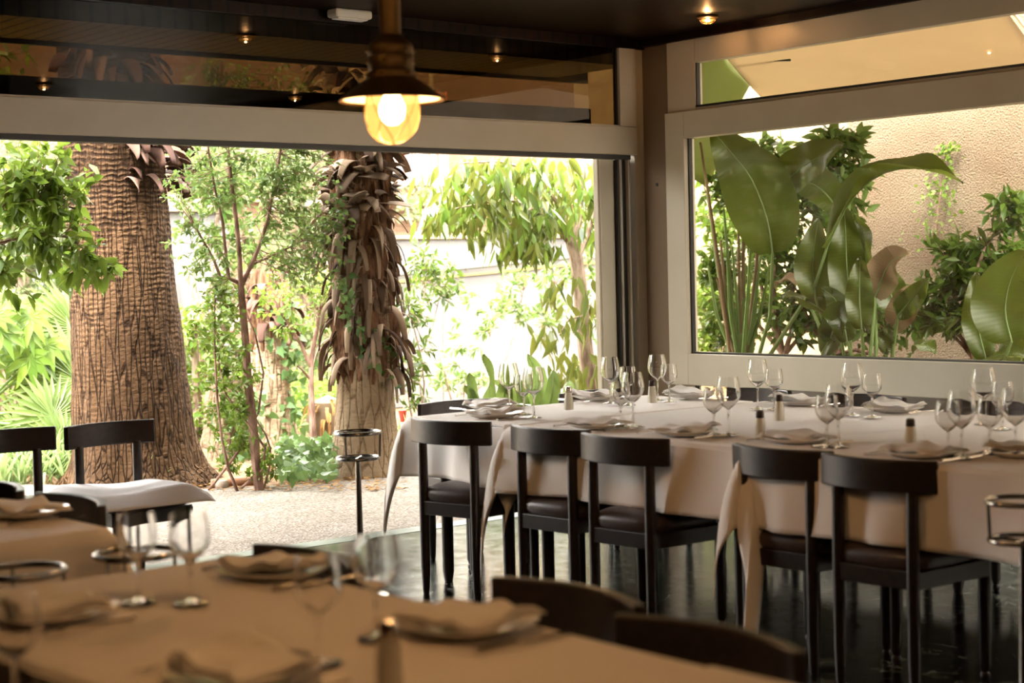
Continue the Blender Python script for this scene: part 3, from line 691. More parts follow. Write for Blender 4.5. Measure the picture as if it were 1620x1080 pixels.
def make_knife():
    mb = MB(); mb.tube([(0, -.11, .004), (0, -.02, .005)], [.006, .0045], 8)
    mb.add([(-.002, -.02, .002), (.010, -.01, .002), (.010, .09, .002), (-.001, .115, .002), (-.002, -.02, .006), (.010, -.01, .0035), (.010, .09, .0035), (-.001, .115, .006)], [(0, 3, 2, 1), (4, 5, 6, 7), (0, 1, 5, 4), (1, 2, 6, 5), (2, 3, 7, 6), (3, 0, 4, 7)])
    o = mb.build('knife', M['silver'], None); o['category'] = 'knife'; return o
forkP, knifeP = make_fork(), make_knife()
TZ = .7575
def put(proto, px, py, label, g, rz=0, z=TZ):
    q = at('z', z, px, py); return place(proto, (q.x, q.y, z), rz, label, g)
GW = 'wine glasses laid on the long table'; GS = 'small water glasses on the long table'
for (x, y, d) in ((806, 651, 'leftmost tall wine glass on the long table, before the white wall'), (845, 661, 'tall wine glass with broad leaves behind, rightmost of the left cluster'), (966, 638, 'tall wine glass in front of the pale sash post at the far table edge'),
                  (1002, 675, 'tall wine glass in front of the dark sliding track, near table side'), (1041, 633, 'tall wine glass against the grey corner post beside a shaker'), (1153, 688, 'tall wine glass directly below the left end of the window sill, dark reflection in it'),
                  (1199, 647, 'tall wine glass before the sill rail, left part of the window'), (1327, 708, 'tall wine glass fifth setting on the near side, under the middle of the window'), (1349, 657, 'tall wine glass before the sill rail, middle of the window'),
                  (1522, 725, 'tall wine glass of the second setting from the right on the near side'), (1556, 671, 'tall wine glass before the sill rail, right part of the window'), (1607, 720, 'tall wine glass at the right edge of the photo')):
    put(bigG, x, y, d, GW)
for (x, y, d) in ((829, 656, 'small water glass between the two leftmost tall glasses'), (994, 641, 'small water glass against the dark sliding track, far table side'), (983, 674, 'small water glass left of the near glass at the dark sliding track'),
                  (1059, 636, 'small water glass beside the tall glass at the corner post'), (1130, 688, 'small water glass below the left end of the window sill'), (1225, 648, 'small water glass right of the tall one before the left sill rail'),
                  (1309, 707, 'small water glass at the fifth setting on the near side'), (1380, 660, 'small water glass right of the tall one in the middle of the sill rail'), (1500, 722, 'small water glass of the second setting from the right'),
                  (1566, 717, 'small water glass close to the right edge of the photo'), (1586, 679, 'small water glass behind the right edge cluster at the sill rail')):
    put(smallG, x, y, d, GS)
GF = 'stemmed glasses on the nearest table'
put(smallG, 220, 953, 'blurred stemmed glass on the nearest table, left one by the left table corner', GF, 0, .752)
put(smallG, 303, 955, 'blurred stemmed glass on the nearest table, right one of the left pair', GF, 0, .752)
put(smallG, 506, 1050, 'blurred stemmed glass on the nearest table, left one of the middle pair', GF, 0, .755)
put(smallG, 597, 1010, 'blurred stemmed glass on the nearest table beside the steel-capped shaker', GF, 0, .755)
put(smallG, 26, 1128, 'blurred glass rim peeping in at the bottom left corner', GF, 0, .755)
GH = 'shakers on the tables'
put(shakerS, 900, 648, 'white shaker with steel cap standing alone left of the glass cluster', GH)
put(shakerD, 1032, 637, 'white shaker at the foot of the corner post', GH)
put(shakerD, 1203, 695, 'white shaker with dark cap in the middle of the long table, near side', GH)
put(shakerD, 1233, 665, 'white shaker with dark cap just below the sill rail', GH)
put(shakerD, 1441, 711, 'white shaker with dark cap toward the right end of the long table', GH)
put(shakerS, 617, 1090, 'blurred steel-capped shaker at the bottom of the picture', GH, 0, .755)
k = 0
def setting(px, py, rz, d, z=TZ, nap=True, seat='table', fork=True):
    global k
    q = at('z', z, px, py); g = 'place settings'
    place(plate, (q.x, q.y, z), 0, 'white plate '+d, 'plates '+seat)
    if nap:
        n_ = naps[k % 3]; place(n_, (q.x, q.y, z), rz+R((k*37) % 17-8), 'folded linen napkin on the plate '+d, 'napkins '+seat)
    c, s_ = math.cos(rz), math.sin(rz)
    if fork:
        place(forkP, (q.x-c*.158, q.y-s_*.158, z), rz, 'fork left of the plate '+d, 'forks '+seat)
        place(knifeP, (q.x+c*.158, q.y+s_*.158, z), rz, 'knife right of the plate '+d, 'knives '+seat)
    k += 1
NR, FR, EN = -PI/2, PI/2, PI   # sitter on the camera side, on the window side, at the left end
S = 'on the long table'
setting(777, 645, EN, 'at the far left corner of the long table', .7505, seat=S)
setting(782, 659, NR, 'at the near left corner of the long table', .7505, seat=S)
setting(946, 631, EN, 'before the pale sash post at the far edge', seat=S)
setting(946, 676, NR, 'behind the second chair of the near side', seat=S)
setting(1083, 687, NR, 'behind the third chair of the near side', seat=S)
setting(1092, 628, FR, 'at the far corner by the post', seat=S)
setting(1263, 699, NR, 'behind the fourth chair of the near side', seat=S)
setting(1265, 639, FR, 'before the left part of the sill rail', seat=S)
setting(1414, 650, FR, 'before the right part of the sill rail', seat=S)
setting(1459, 721, NR, 'behind the fifth chair of the near side', seat=S)
setting(1625, 721, PI/2+.2, 'cut by the right edge of the photo', seat=S)
S = 'on the near tables'
setting(440, 908, NR, 'on the nearest table by the first chair back', .751, seat=S)
setting(80, 975, FR, 'on the nearest table at the left edge', .751, seat=S)
setting(743, 995, NR, 'at the right of the nearest table', .755, seat=S)
setting(385, 1072, FR, 'on the nearest table at the bottom edge', .755, seat=S)
setting(36, 815, NR, 'on the left table', .751, seat=S)

# ------------------------------------------------------------------ ice bucket stands
def stand():
    t = empty('bucket_stand', (0, 0, 0), 'x', 'stand', world=False)
    MB().lathe([(0, 0), (.12, 0), (.122, .006), (.10, .014), (.02, .022), (0, .022)], (0, 0, 0), 28).build('base', M['chrome'], t)
    MB().tube([(0, 0, .018), (0, 0, .60)], [.017, .011], 14).build('pole', M['chrome'], t)
    MB().torus((0, 0, .605), .093, .007, 36).build('lower_ring', M['chrome'], t)
    MB().torus((0, 0, .715), .100, .008, 36).build('upper_ring', M['chrome'], t)
    m = MB()
    for a in (PI/4, 3*PI/4): m.tube([(.09*math.cos(a), .09*math.sin(a), .603), (-.09*math.cos(a), -.09*math.sin(a), .603)], .005, 6)
    m.build('cross_bar', M['chrome'], t)
    for a in (-2.7, -.6, 1.5): MB().tube([(.095*math.cos(a), .095*math.sin(a), .605), (.1*math.cos(a), .1*math.sin(a), .715)], .005, 6).build('strut', M['chrome'], t)
    return t
st = stand(); GB = 'metal ice bucket stands'
place(st, (-3.95, -2.27, 0), 0, 'metal ring stand in front of the shaggy palm foot', GB)
place(st, (-3.92, -5.57, 0), 1, 'metal ring stand at the right edge beside the table end', GB)
place(st, (-6.11, -4.47, 0), 2, 'metal ring stand half hidden behind the left pair of glasses', GB)
place(st, (-6.42, -4.50, 0), 2, 'metal ring stand below the hanging cloth of the left table', GB)

# ------------------------------------------------------------------ lamps
def pendant(x, y, zs, label):
    t = empty('pendant_lamp', (x, y, zs), label, 'lamp')
    MB().lathe([(0, CZ-zs), (.06, CZ-zs), (.06, CZ-zs-.03), (.033, CZ-zs-.05), (.031, .18), (0, .18)], (x, y, zs), 28).build('stem', M['brass'], t)
    MB().torus((x, y, zs+.185+.165), .038, .006, 24).build('stem_collar', M['brass_bright'], t)
    MB().lathe([(.031, .185), (.038, .182), (.060, .160), (.065, .150), (.065, .128), (.063, .125), (.065, .122), (.065, .088), (.061, .082), (.070, .078), (.073, .062), (.070, .058), (0, .060)], (x, y, zs), 36).build('lamp_housing', M['brass'], t)
    for zz in (.138, .105, .070):
        for a in range(6):
            aa = a*PI/3+.6; rr_ = .0665 if zz > .08 else .074; MB().lathe([(0, .004), (.004, .003), (.0055, 0), (.004, -.003), (0, -.004)], (x+rr_*math.cos(aa), y+rr_*math.sin(aa), zs+zz), 10).build('screw', M['brass_bright'], t)
    sh = MB().lathe([(.068, .062), (.085, .052), (.115, .030), (.142, .008), (.1515, -.001), (.1505, -.003), (.14, .005), (.112, .026), (.083, .047), (.066, .057)], (x, y, zs), 48, True).build('lamp_shade', M['brass'], t)
    MB().lathe([(.068, .0545), (.083, .0445), (.112, .0235), (.139, .003)], (x, y, zs-.0008), 48).build('shade_lining', M['shade_in'], sh)
    gl = [(.076, .035)]+[(.076*math.cos(a)**.75 if a < 1.57 else 0, -.035-.088*math.sin(a)) for a in [i*PI/2/12 for i in range(13)]]
    MB().lathe(gl, (x, y, zs), 36).build('globe', M['globe'], t)
    cg = MB()
    for s_ in (-1, 1):
        for j in range(6):
            pts = []
            for i in range(15):
                f = i/14; a0 = j*PI/3+s_*f*1.25; q = f*PI/2*.98
                rr_ = .0795*max(.02, math.cos(max(0, (f-.25)/.75)*PI/2))**.75; zz = .03-.06*min(1, f/.25) if f < .25 else -.03-.096*math.sin((f-.25)/.75*PI/2)
                pts.append((x+rr_*math.cos(a0), y+rr_*math.sin(a0), zs+zz))
            cg.tube(pts, .0014, 5)
    cg.torus((x, y, zs+.02), .0795, .003, 36, 6); cg.torus((x, y, zs-.1265), .010, .0025, 18, 6)
    cg.build('wire_cage', M['brass'], t)
    MB().lathe([(0, .03), (.016, .028), (.024, .010), (.036, -.015), (.038, -.032), (.032, -.055), (.016, -.070), (0, -.073)], (x, y, zs), 20).build('bulb', M['bulb'], t)
    l = bpy.data.lights.new('lamp_light', 'POINT'); l.energy = 34; l.color = (1, .52, .20); l.shadow_soft_size = .03
    lo = bpy.data.objects.new('lamp_light', l); col.objects.link(lo); lo.parent = t; lo.location = (0, 0, -.09)
    return t
PL = Vector(CAM+ray(620, 158)*4.85)
pendant(PL.x, PL.y, PL.z, 'brass nautical pendant lamp with glowing caged globe above the opening')
pendant(-6.60, -6.1, 2.12, 'added unseen brass pendant lamp warming the nearest table, above the picture')  # added out of view to throw more warm light on the nearest table
def bulk():
    t = empty('ceiling_lamp', (0, 0, 0), 'x', 'ceiling lamp', world=False)
    MB().lathe([(0, 0), (.066, 0), (.068, -.010), (.056, -.016), (0, -.020)], (0, 0, 0), 28).build('base', M['brass'], t)
    gl = [(.040*math.cos(a), -.018-.026*math.sin(a)) for a in [i*PI/2/9 for i in range(10)]]
    MB().lathe(gl, (0, 0, 0), 24).build('globe', M['globe_dim'], t)
    MB().lathe([(0, -.020), (.012, -.021), (.018, -.027), (.012, -.035), (0, -.038)], (0, 0, 0), 14).build('bulb', M['bulb_dim'], t)
    c = MB()
    for j in range(4):
        a0 = j*PI/4; c.tube([(.049*math.cos(q)*math.cos(a0), .049*math.cos(q)*math.sin(a0), -.019-.032*abs(math.sin(q))) for q in [i*PI/12 for i in range(13)]], .002, 5)
    c.torus((0, 0, -.024), .050, .003, 28, 6); c.torus((0, 0, -.043), .034, .0025, 28, 6)
    c.build('wire_cage', M['brass_bright'], t)
    return t
bk = bulk(); GC = 'caged ceiling lamps'
for i, (x, y, d) in enumerate(((-.43, -1.04, 'small caged brass ceiling lamp above the window corner'), (-2.47, -1.07, 'caged brass ceiling lamp mirrored in the dark glass above the thick palm'), (-.28, -3.98, 'caged brass ceiling lamp over the window side, mirrored in the dark glass'), (-2.48, -4.13, 'caged brass ceiling lamp over the long table, mirrored far left in the glass'),
                               (-5.4, -6.9, 'caged brass ceiling lamp over the nearest table row'), (-7.2, -4.6, 'caged brass ceiling lamp over the left of the near tables'), (-4.3, -9.6, 'caged brass ceiling lamp at the back of the room'), (-7.3, -9.6, 'caged brass ceiling lamp in the back left of the room'))):
    o = place(bk, (x, y, CZ-.001), 0, d, GC)
    l = bpy.data.lights.new('lamp_light', 'POINT'); l.energy = 7.0 if i < 4 else 44; l.color = (1, .50, .18) if i < 4 else (1, .56, .24); l.shadow_soft_size = .004
    lo = bpy.data.objects.new('lamp_light', l); col.objects.link(lo); lo.parent = o; lo['_held'] = 1; lo.location = (0, 0, -.0435)
# emergency light on the ceiling edge
e = at('y', -.10, 553, 14); em = empty('emergency_light', e, 'white boxy emergency light on the ceiling beside the pendant lamp', 'light')
MB().box((e.x-.13, e.y-.05, CZ-.052), (e.x+.13, e.y+.05, CZ-.001)).build('housing', M['white_plastic'], em, False, bevel=.014)
MB().box((e.x-.105, e.y-.035, CZ-.060), (e.x+.105, e.y+.035, CZ-.053)).build('diffuser', M['salt'], em, False, bevel=.003)
# ------------------------------------------------------------------ awning outside the right-hand window
aw = empty('window_awning', (1.4, -.6, 2.8), 'beige canvas awning sloping out above the side window', 'awning')
def awn(u, v):
    x = .36+2.3*v; y = (-.24+1.38*v)*(1-u)+(-2.50+.95*v)*u
    return Vector((x, y, 3.07-.16*(x-.15)-.03*math.sin(PI*v)-.012*math.sin(u*9)*v))
MB().grid(awn, 30, 16).build('canvas', M['awning'], aw, True, solid=.003)
MB().tube([awn(0, 1), awn(.5, 1), awn(1, 1)], .02, 8).build('front_bar', M['alu'], aw)
for u in (.0, 1.0): MB().tube([awn(u, 0)+Vector((0, 0, .02)), awn(u, 1)+Vector((0, 0, .02))], .012, 8).build('side_arm', M['alu'], aw)
MB().tube([at('x', 1.2, 1162, 96), at('x', 1.2, 1250, 95)], .010, 6).build('cross_strut', M['seal'], aw)
fa, fb = awn(0, .1), awn(0, 1)
MB().grid(lambda u, v: fa.lerp(fb, v*.55)+Vector((-.0+.02*math.sin(v*9), .5*u, -.75*u+.04*math.sin(u*5))), 14, 10).build('side_flap', M['awning_green'], aw, True, solid=.003)

# ------------------------------------------------------------------ palms
def trunk(parent, pts, m, seg=72, lump=.03, fine=.006, ring=0, name='trunk', seed=0, flare=None):
    """pts: (x, y, z, radius) from the ground up"""
    mb = MB(); zs = np.linspace(0, 1, 160); P = np.array(pts); t = np.linspace(0, 1, len(P)) if True else None
    hz = (P[:, 2]-P[0, 2])/(P[-1, 2]-P[0, 2])
    for q in zs:
        x, y, z, r = [float(np.interp(q, hz, P[:, i])) for i in range(4)]
        for k in range(seg):
            a = 2*PI*k/seg; dx, dy = math.cos(a), math.sin(a)
            n_ = noise.noise(Vector((dx*1.3+seed, dy*1.3, z*.9)))*lump+noise.noise(Vector((dx*5+seed, dy*5, z*3)))*fine*2+noise.noise(Vector((dx*14, dy*14, z*9+seed)))*fine
            if flare: n_ += flare*math.exp(-(z)/.16)*(.6+.5*math.sin(a*5+seed)+.3*math.sin(a*9))
            if ring: n_ += .0016*math.sin(z*ring*6.283+noise.noise(Vector((dx*2, dy*2, z*2)))*5)*min(1, max(0, z-.3))
            mb.v.append((x+dx*(r+n_), y+dy*(r+n_), z))
    for i in range(len(zs)-1):
        for k in range(seg): a = i*seg+k; b = i*seg+(k+1) % seg; mb.f.append((a, b, b+seg, a+seg))
    return mb.build(name, m, parent)
def boot(mb, p, out, up, l, w_, rg, curl=1.0):
    """a dried leaf base: a curved tapering strip leaving the trunk and bending over"""
    n = 7; side = out.cross(up).normalized(); d = (out*.7+up*rg.uniform(-.2, .6)).normalized(); q = Vector(p); st_ = l/n
    tw = rg.uniform(-.8, .8); fd = rg.uniform(-.1, .4); o = len(mb.v)
    for i in range(n+1):
        t = i/n; wd = w_*(1-.55*t**1.5)*(1 if i else 1.25)*.5; s2 = (side*math.cos(tw*t*2)+d.cross(side)*math.sin(tw*t*2))
        nn = d.cross(s2)
        for k in (-1, -.5, 0, .5, 1): mb.v.append(tuple(q+s2*wd*k+nn*(abs(k)**2)*wd*fd))
        q = q+d*st_; d = (d-up*curl*.30*rg.uniform(.6, 1.3)+side*rg.uniform(-.1, .1)).normalized()
    for i in range(n):
        for k in range(4): a = o+i*5+k; mb.f.append((a, a+1, a+6, a+5))
Z = Vector((0, 0, 1))
tp = empty('thick_palm', (-2.72, 2.3, 0), 'very thick palm trunk with ringed bark at the left of the open side', 'palm tree')
trunk(tp, [(-2.70, 2.3, -.02, .47), (-2.71, 2.3, .1, .43), (-2.72, 2.3, .35, .405), (-2.74, 2.3, .8, .385), (-2.77, 2.3, 1.3, .365), (-2.79, 2.3, 1.8, .35), (-2.80, 2.3, 2.3, .345), (-2.80, 2.3, 3.4, .33)], M['bark_palm'], 110, .022, .007, 24, flare=.10, seed=3)
rg = random.Random(4); mb = MB()
cx = Vector((-2.79, 2.3, 0))
for i in range(34):
    a = rg.uniform(-1.75, .1); z = rg.uniform(2.08, 2.45); o_ = Vector((math.cos(a), math.sin(a), 0)); boot(mb, cx+o_*.335+Z*z, o_, Z, rg.uniform(.14, .28), rg.uniform(.07, .14), rg, 1.1)
for i in range(30):
    a = rg.uniform(-3.3, -1.0); z = rg.uniform(2.65, 3.2); o_ = Vector((math.cos(a), math.sin(a), 0)); boot(mb, cx+o_*.33+Z*z, o_, Z, rg.uniform(.2, .45), rg.uniform(.07, .13), rg, 1.3)
mb.build('dry_leaf_bases', M['boot_red'], tp, True, solid=.004)
# roots fanned on the soil
mb = MB()
for i in range(26):
    a = rg.uniform(-2.9, .6); o_ = Vector((math.cos(a), math.sin(a), 0)); s_ = Vector((-2.70, 2.3, 0))+o_*.40+Z*.12
    mb.tube([s_, s_+o_*.09-Z*.07, s_+o_*.18-Z*.13+rv(rg, .01)], [.022, .018, .010], 6)
mb.build('root_flare', M['bark_palm'], tp)
P2 = Vector((-1.40, 1.42, 0))
sp2 = empty('shaggy_palm', P2, 'palm with smooth foot and shaggy dried leaf bases, beside the metal ring stand', 'palm tree')
trunk(sp2, [(-1.405, 1.42, -.02, .255), (-1.40, 1.42, .08, .235), (-1.39, 1.42, .35, .215), (-1.385, 1.42, .65, .20), (-1.375, 1.42, .8, .19), (-1.37, 1.42, 3.3, .15)], M['bark_palm_pale'], 60, .012, .004, 26, flare=.02, seed=9)
mb = MB(); mf = MB(); mv = MB()
for i in range(400):
    z = .66+rg.random()**.9*2.4; a = rg.uniform(-PI, PI); o_ = Vector((math.cos(a), math.sin(a), 0)); tn = Z.cross(o_)
    q = Vector((-1.375, 1.42, z))+o_*(.19 if z < 1.0 else .175)
    if z < 1.75: boot(mb, q, (o_*.5+tn*rg.gauss(0, .35)).normalized(), Z*1.0, rg.uniform(.14, .36), rg.uniform(.03, .075), rg, rg.uniform(1.6, 3.2))
    else: boot(mb, q, (o_*.6+tn*rg.gauss(0, .9)).normalized(), Z, rg.uniform(.14, .30), rg.uniform(.07, .15), rg, rg.uniform(.1, 1.2))
mb.build('dry_leaf_bases', M['boot'], sp2, True, solid=.004)
for i in range(2600):
    z = .62+rg.random()*2.3; a = rg.uniform(-PI, PI); o_ = Vector((math.cos(a), math.sin(a), 0)); s_ = Vector((-1.375, 1.42, z))+o_*rg.uniform(.17, .2)
    d = (o_*.5-Z*.6+rv(rg, .5)).normalized()*rg.uniform(.05, .13); t_ = o_.cross(Z)*.0018; e_ = s_+d+o_*.01
    mf.add([s_-t_, s_+t_, e_+t_*.4-Z*.02, e_-t_*.4-Z*.02], [(0, 1, 2, 3)])
mf.build('fibre_mat', M['fibre'], sp2, False)
trunk(sp2, [(-1.38, 1.42, .64, .19), (-1.375, 1.42, .75, .215), (-1.37, 1.42, 1.5, .205), (-1.37, 1.42, 3.3, .17)], M['fibre'], 60, .05, .03, 0, 'fibre_sheath', 5)
def leaves_at(n, fn): 
    P, D, Nn, Ls, Ws = [], [], [], [], []
    for i in range(n):
        p, d, nn, l, w_ = fn(i); P.append(p); D.append(d); Nn.append(nn); Ls.append(l); Ws.append(w_)
    return P, D, Nn, Ls, Ws
iv = lambda t: max(.05, (math.sin(PI*min(1, t*.8+.2))**.6)*(1.15-t*.95))
def ivy_on(par, path, rad, n, rg, size=.05, m='leaf_ivy', nm='ivy'):
    def f(i):
        t = rg.random()*(len(path)-1); k = min(int(t), len(path)-2); q = Vector(path[k]).lerp(Vector(path[k+1]), t-k); q = q+rv(rg, rad)
        o_ = (rv(rg, .5)+Vector((-.4, -.8, .3))).normalized(); return q, (rv(rg, .6)-Z*.5), o_, size*rg.uniform(.6, 1.3), size*rg.uniform(.7, 1.2)
    return leaf_mesh(nm, *leaves_at(n, f), M[m], par, 3, .1, .15, iv)
fr_ = lambda z, px: at('y', 1.20, px, z)
ivy_on(sp2, [fr_(420, 545), fr_(500, 550), fr_(570, 590)], .035, 60, rg, .055)
ivy_on(sp2, [fr_(620, 622), fr_(550, 610), fr_(520, 590)], .03, 40, rg, .045)
ivy_on(sp2, [fr_(350, 540), fr_(300, 538), fr_(420, 540)], .03, 40, rg, .04)

# ------------------------------------------------------------------ broadleaf trees
def px(y, pts): return [at('y', y, a, b) for a, b in pts]
def blob(y, a, b, rx, rz, n, ry=.35): return (at('y', y, a, b), (rx, ry, rz), n)
def tree(name, base, label, cat='tree'): return empty(name, base, label, cat)
rg = random.Random(11)
# slim reddish tree between the palms
b0 = Vector((-2.37, 1.24, 0)); t = tree('slender_tree', b0, 'slender reddish tree with small leaves between the two palms')
Y = 1.24
main = [b0]+px(Y, [(404, 720), (399, 660), (392, 600), (389, 545), (384, 490), (381, 450)])
sk = limbs(t, [(main, .034, .022),
               (px(Y, [(381, 450), (379, 405), (374, 350), (366, 290), (361, 240), (352, 180), (350, 100)]), .017, .009),
               (px(Y, [(381, 455), (397, 420), (412, 385), (424, 345), (431, 305), (440, 260), (452, 190)]), .016, .008),
               (px(Y+.1, [(380, 448), (362, 440), (350, 442), (338, 410), (318, 375), (300, 340)]), .015, .006),
               (px(Y-.1, [(362, 440), (357, 400), (352, 350), (340, 300), (330, 240), (322, 150)]), .012, .006),
               (px(Y+.15, [(395, 420), (440, 400), (480, 380), (515, 370)]), .009, .004)], M['bark_red'])
crown(t, sk, [blob(Y, *a) for a in ((310, 300, .22, .30, 34), (345, 270, .2, .25, 26), (400, 270, .22, .2, 30), (450, 285, .25, .25, 40), (500, 300, .2, .3, 44), (525, 400, .12, .35, 20), (470, 370, .25, .25, 40), (415, 350, .2, .2, 18), (305, 390, .14, .2, 20), (330, 440, .15, .15, 14), (480, 450, .2, .15, 20),
                                    (350, 150, .4, .3, 46), (450, 160, .4, .3, 46), (520, 200, .3, .3, 24))], M['leaf_mid'], M['bark_red'], .044, .026, rg, 13, .15, 0, .003, 2)
# leafy suckers and creeper round its foot
s2 = tree('leafy_shrub', (-2.5, 1.35, 0), 'bright leafy suckers climbing round the foot of the slender tree', 'shrub')
sk2 = limbs(s2, [(bend((-2.5, 1.3, 0), at('y', 1.3, 340, 470), rg), .012, .004), (bend((-2.42, 1.4, 0), at('y', 1.4, 360, 520), rg), .010, .004), (bend((-2.3, 1.3, 0), at('y', 1.4, 395, 640), rg), .008, .004), (bend((-2.6, 1.5, 0), at('y', 1.6, 345, 400), rg), .010, .004)], M['bark_red'])
crown(s2, sk2, [blob(1.4, *a) for a in ((342, 500, .16, .18, 30), (350, 570, .16, .2, 30), (372, 600, .12, .2, 22), (365, 660, .14, .18, 30), (380, 715, .18, .14, 34), (345, 630, .1, .15, 14), (425, 740, .2, .06, 14), (350, 450, .12, .12, 14))], M['leaf_bright'], M['bark_red'], .05, .032, rg, 11, .15, 0, .002, 2)
# left broadleaf tree in front of the thick palm
b0 = Vector((-5.2, 1.1, 0)); t = tree('broadleaf_tree', b0, 'bright green broadleaf tree reaching in from the left edge before the thick palm')
sk = limbs(t, [([b0, Vector((-5.15, 1.1, .9)), Vector((-5.05, 1.15, 1.5))], .05, .035), ([Vector((-5.05, 1.15, 1.5))]+px(1.2, [(-60, 400), (0, 325), (60, 315), (120, 330)]), .022, .006),
               ([Vector((-5.08, 1.15, 1.4))]+px(1.2, [(-50, 440), (0, 385), (50, 370), (110, 375), (165, 420)]), .018, .005), ([Vector((-5.05, 1.15, 1.5)), Vector((-4.9, 1.2, 2.1)), Vector((-4.6, 1.3, 2.5)), Vector((-4.3, 1.3, 2.7))], .025, .008)], M['bark_red'])
crown(t, sk, [blob(1.25, *a) for a in ((20, 260, .3, .2, 26), (70, 290, .3, .25, 26), (115, 300, .12, .25, 12), (30, 350, .3, .2, 30), (90, 390, .22, .22, 24), (150, 415, .12, .1, 12), (120, 440, .1, .1, 8), (20, 430, .25, .2, 18), (10, 120, .4, .4, 16), (60, 240, .3, .15, 14))], M['leaf_bright'], M['bark_red'], .095, .055, rg, 8, .3, .25, .003, 3)
# fatsia on its stem
def palmate(par, c, nrm, up, size, rg, m):
    P, D, Nn, Ls, Ws = [], [], [], [], []
    nrm = nrm.normalized(); u = (up-nrm*up.dot(nrm)).normalized(); v = nrm.cross(u)
    for k in range(8):
        a = -2.3+4.6*k/7; P.append(c); D.append(u*math.cos(a)+v*math.sin(a)); Nn.append(nrm); Ls.append(size*(1-.25*abs(a)/2.3)); Ws.append(size*.36)
    return P, D, Nn, Ls, Ws
def merge(ls): return [sum((list(x[i]) for x in ls), []) for i in range(5)]
t = tree('fatsia_bush', (at('z', 0, 30, 735).x, at('z', 0, 30, 735).y, 0), 'fatsia with large fingered yellow-green leaves at the left edge', 'shrub'); fb_ = at('z', 0, 30, 735); Yf = fb_.y
limbs(t, [([Vector((fb_.x, fb_.y, 0))]+px(Yf, [(28, 650), (24, 600), (10, 560), (5, 520)]), .03, .015), (px(Yf, [(26, 630), (34, 600), (40, 560), (50, 500)]), .016, .01)], M['bark_grey'])
ls = []
for i in range(46):
    c = at('y', Yf+rg.uniform(-.5, .4), rg.uniform(-30, 78), rg.uniform(470, 610)); ls.append(palmate(t, c, Vector((rg.uniform(-.6, .3), -1, rg.uniform(.2, 1.2))), Vector((rg.uniform(-.5, .5), 0, rg.choice((-1, .6)))), rg.uniform(.16, .24), rg, None))
leaf_mesh('foliage', *merge(ls), M['leaf_bright'], t, 4, .25, .2)
# fan palms
def fan(par, base, c, size, nrm, up, rg, n=30, spread=2.4, name='frond'):
    nrm = nrm.normalized(); u = (up-nrm*up.dot(nrm)).normalized(); v = nrm.cross(u); P, D, Nn, Ls, Ws = [], [], [], [], []
    for k in range(n):
        a = -spread+2*spread*k/(n-1); P.append(c); D.append(u*math.cos(a)+v*math.sin(a)+nrm*rg.uniform(-.05, .05)); Nn.append(nrm); Ls.append(size*(1-.18*abs(a)/spread)*rg.uniform(.93, 1.03)); Ws.append(size*2.4*spread/n)
    f = leaf_mesh(name, P, D, Nn, Ls, Ws, M['leaf_palm'], par, 5, .12, .55, lambda t: max(.02, (t/.45 if t < .45 else 1-(t-.45)/.55*.95)*.62))
    MB().tube([base, base.lerp(c, .5)+Z*.05, c], [.014, .010, .007], 6).build('petiole', M['leaf_strap'], par)
    return f
q = Vector((-3.35, 3.7, 0)); t = tree('fan_palm', q, 'fan palm with pleated pale green fronds left of the thick palm', 'palm')
MB().lathe([(0, 0), (.12, 0), (.14, .2), (.09, .45), (0, .5)], q, 16).build('trunk', M['fibre'], t)
for (a, b, y, s_, ux, uz, n_) in ((84, 660, 3.2, .42, -.35, 1, -.3), (122, 600, 3.6, .62, -.2, 1, -.1), (75, 580, 3.9, .40, -1, .5, .3), (120, 520, 3.9, .55, .1, 1, .2), (40, 700, 3.4, .40, -1, .4, .1), (100, 700, 3.0, .35, .2, 1, 0), (60, 690, 3.5, .45, -.6, .8, 0), (130, 690, 3.3, .42, .3, .8, 0)):
    fan(t, q+Z*.4, at('y', y, a, b), s_, Vector((n_, -1, .45)), Vector((ux, 0, uz)), rg)
# strap-leaf clumps on the soil
def strap(name, c, n, l, w_, rg, label, cat='plant', m='leaf_strap', sp=.18, lean=.7, group=None):
    e = empty(name, c, label, cat, group); mb = MB(); c = Vector(c)
    for i in range(n):
        a = rg.uniform(0, 2*PI); o_ = Vector((math.cos(a), math.sin(a), 0)); q = c+Vector((rg.uniform(-1, 1), rg.uniform(-1, 1), 0))*sp; d = (Z+o_*rg.uniform(.1, lean)).normalized(); s2 = o_.cross(Z); L2 = l*rg.uniform(.6, 1.15); o = len(mb.v); K = 7
        for k in range(K+1):
            t_ = k/K; wd = w_*.5*(1-t_**2.5)*(.6+.4*min(1, t_*4)); mb.v += [tuple(q-s2*wd), tuple(q-o_*wd*.3), tuple(q+s2*wd)]; q = q+d*L2/K; d = (d+o_*.10-Z*.22*t_).normalized()
        for k in range(K): a_ = o+k*3; mb.f += [(a_, a_+1, a_+4, a_+3), (a_+1, a_+2, a_+5, a_+4)]
    mb.build('leaf_blades', M[m], e); MB().lathe([(0, -.01), (sp*.8, -.01), (sp*.5, .05), (0, .08)], c, 12).build('crown_base', M['soil'], e)
    return e
GG = 'grassy strap-leaf clumps beside the thick palm'
for (a, b, n, d) in ((15, 758, 70, 'grassy clump at the left edge behind the chairs'), (62, 762, 90, 'grassy clump between the two left chair backs'), (105, 752, 70, 'grassy clump touching the left foot of the thick palm'), (-30, 770, 50, 'grassy clump cut by the left edge of the photo')):
    c = at('z', 0, a, b); strap('strap_leaf_clump', (c.x, c.y, 0), n, .42, .024, rg, d, 'plant', group=GG)
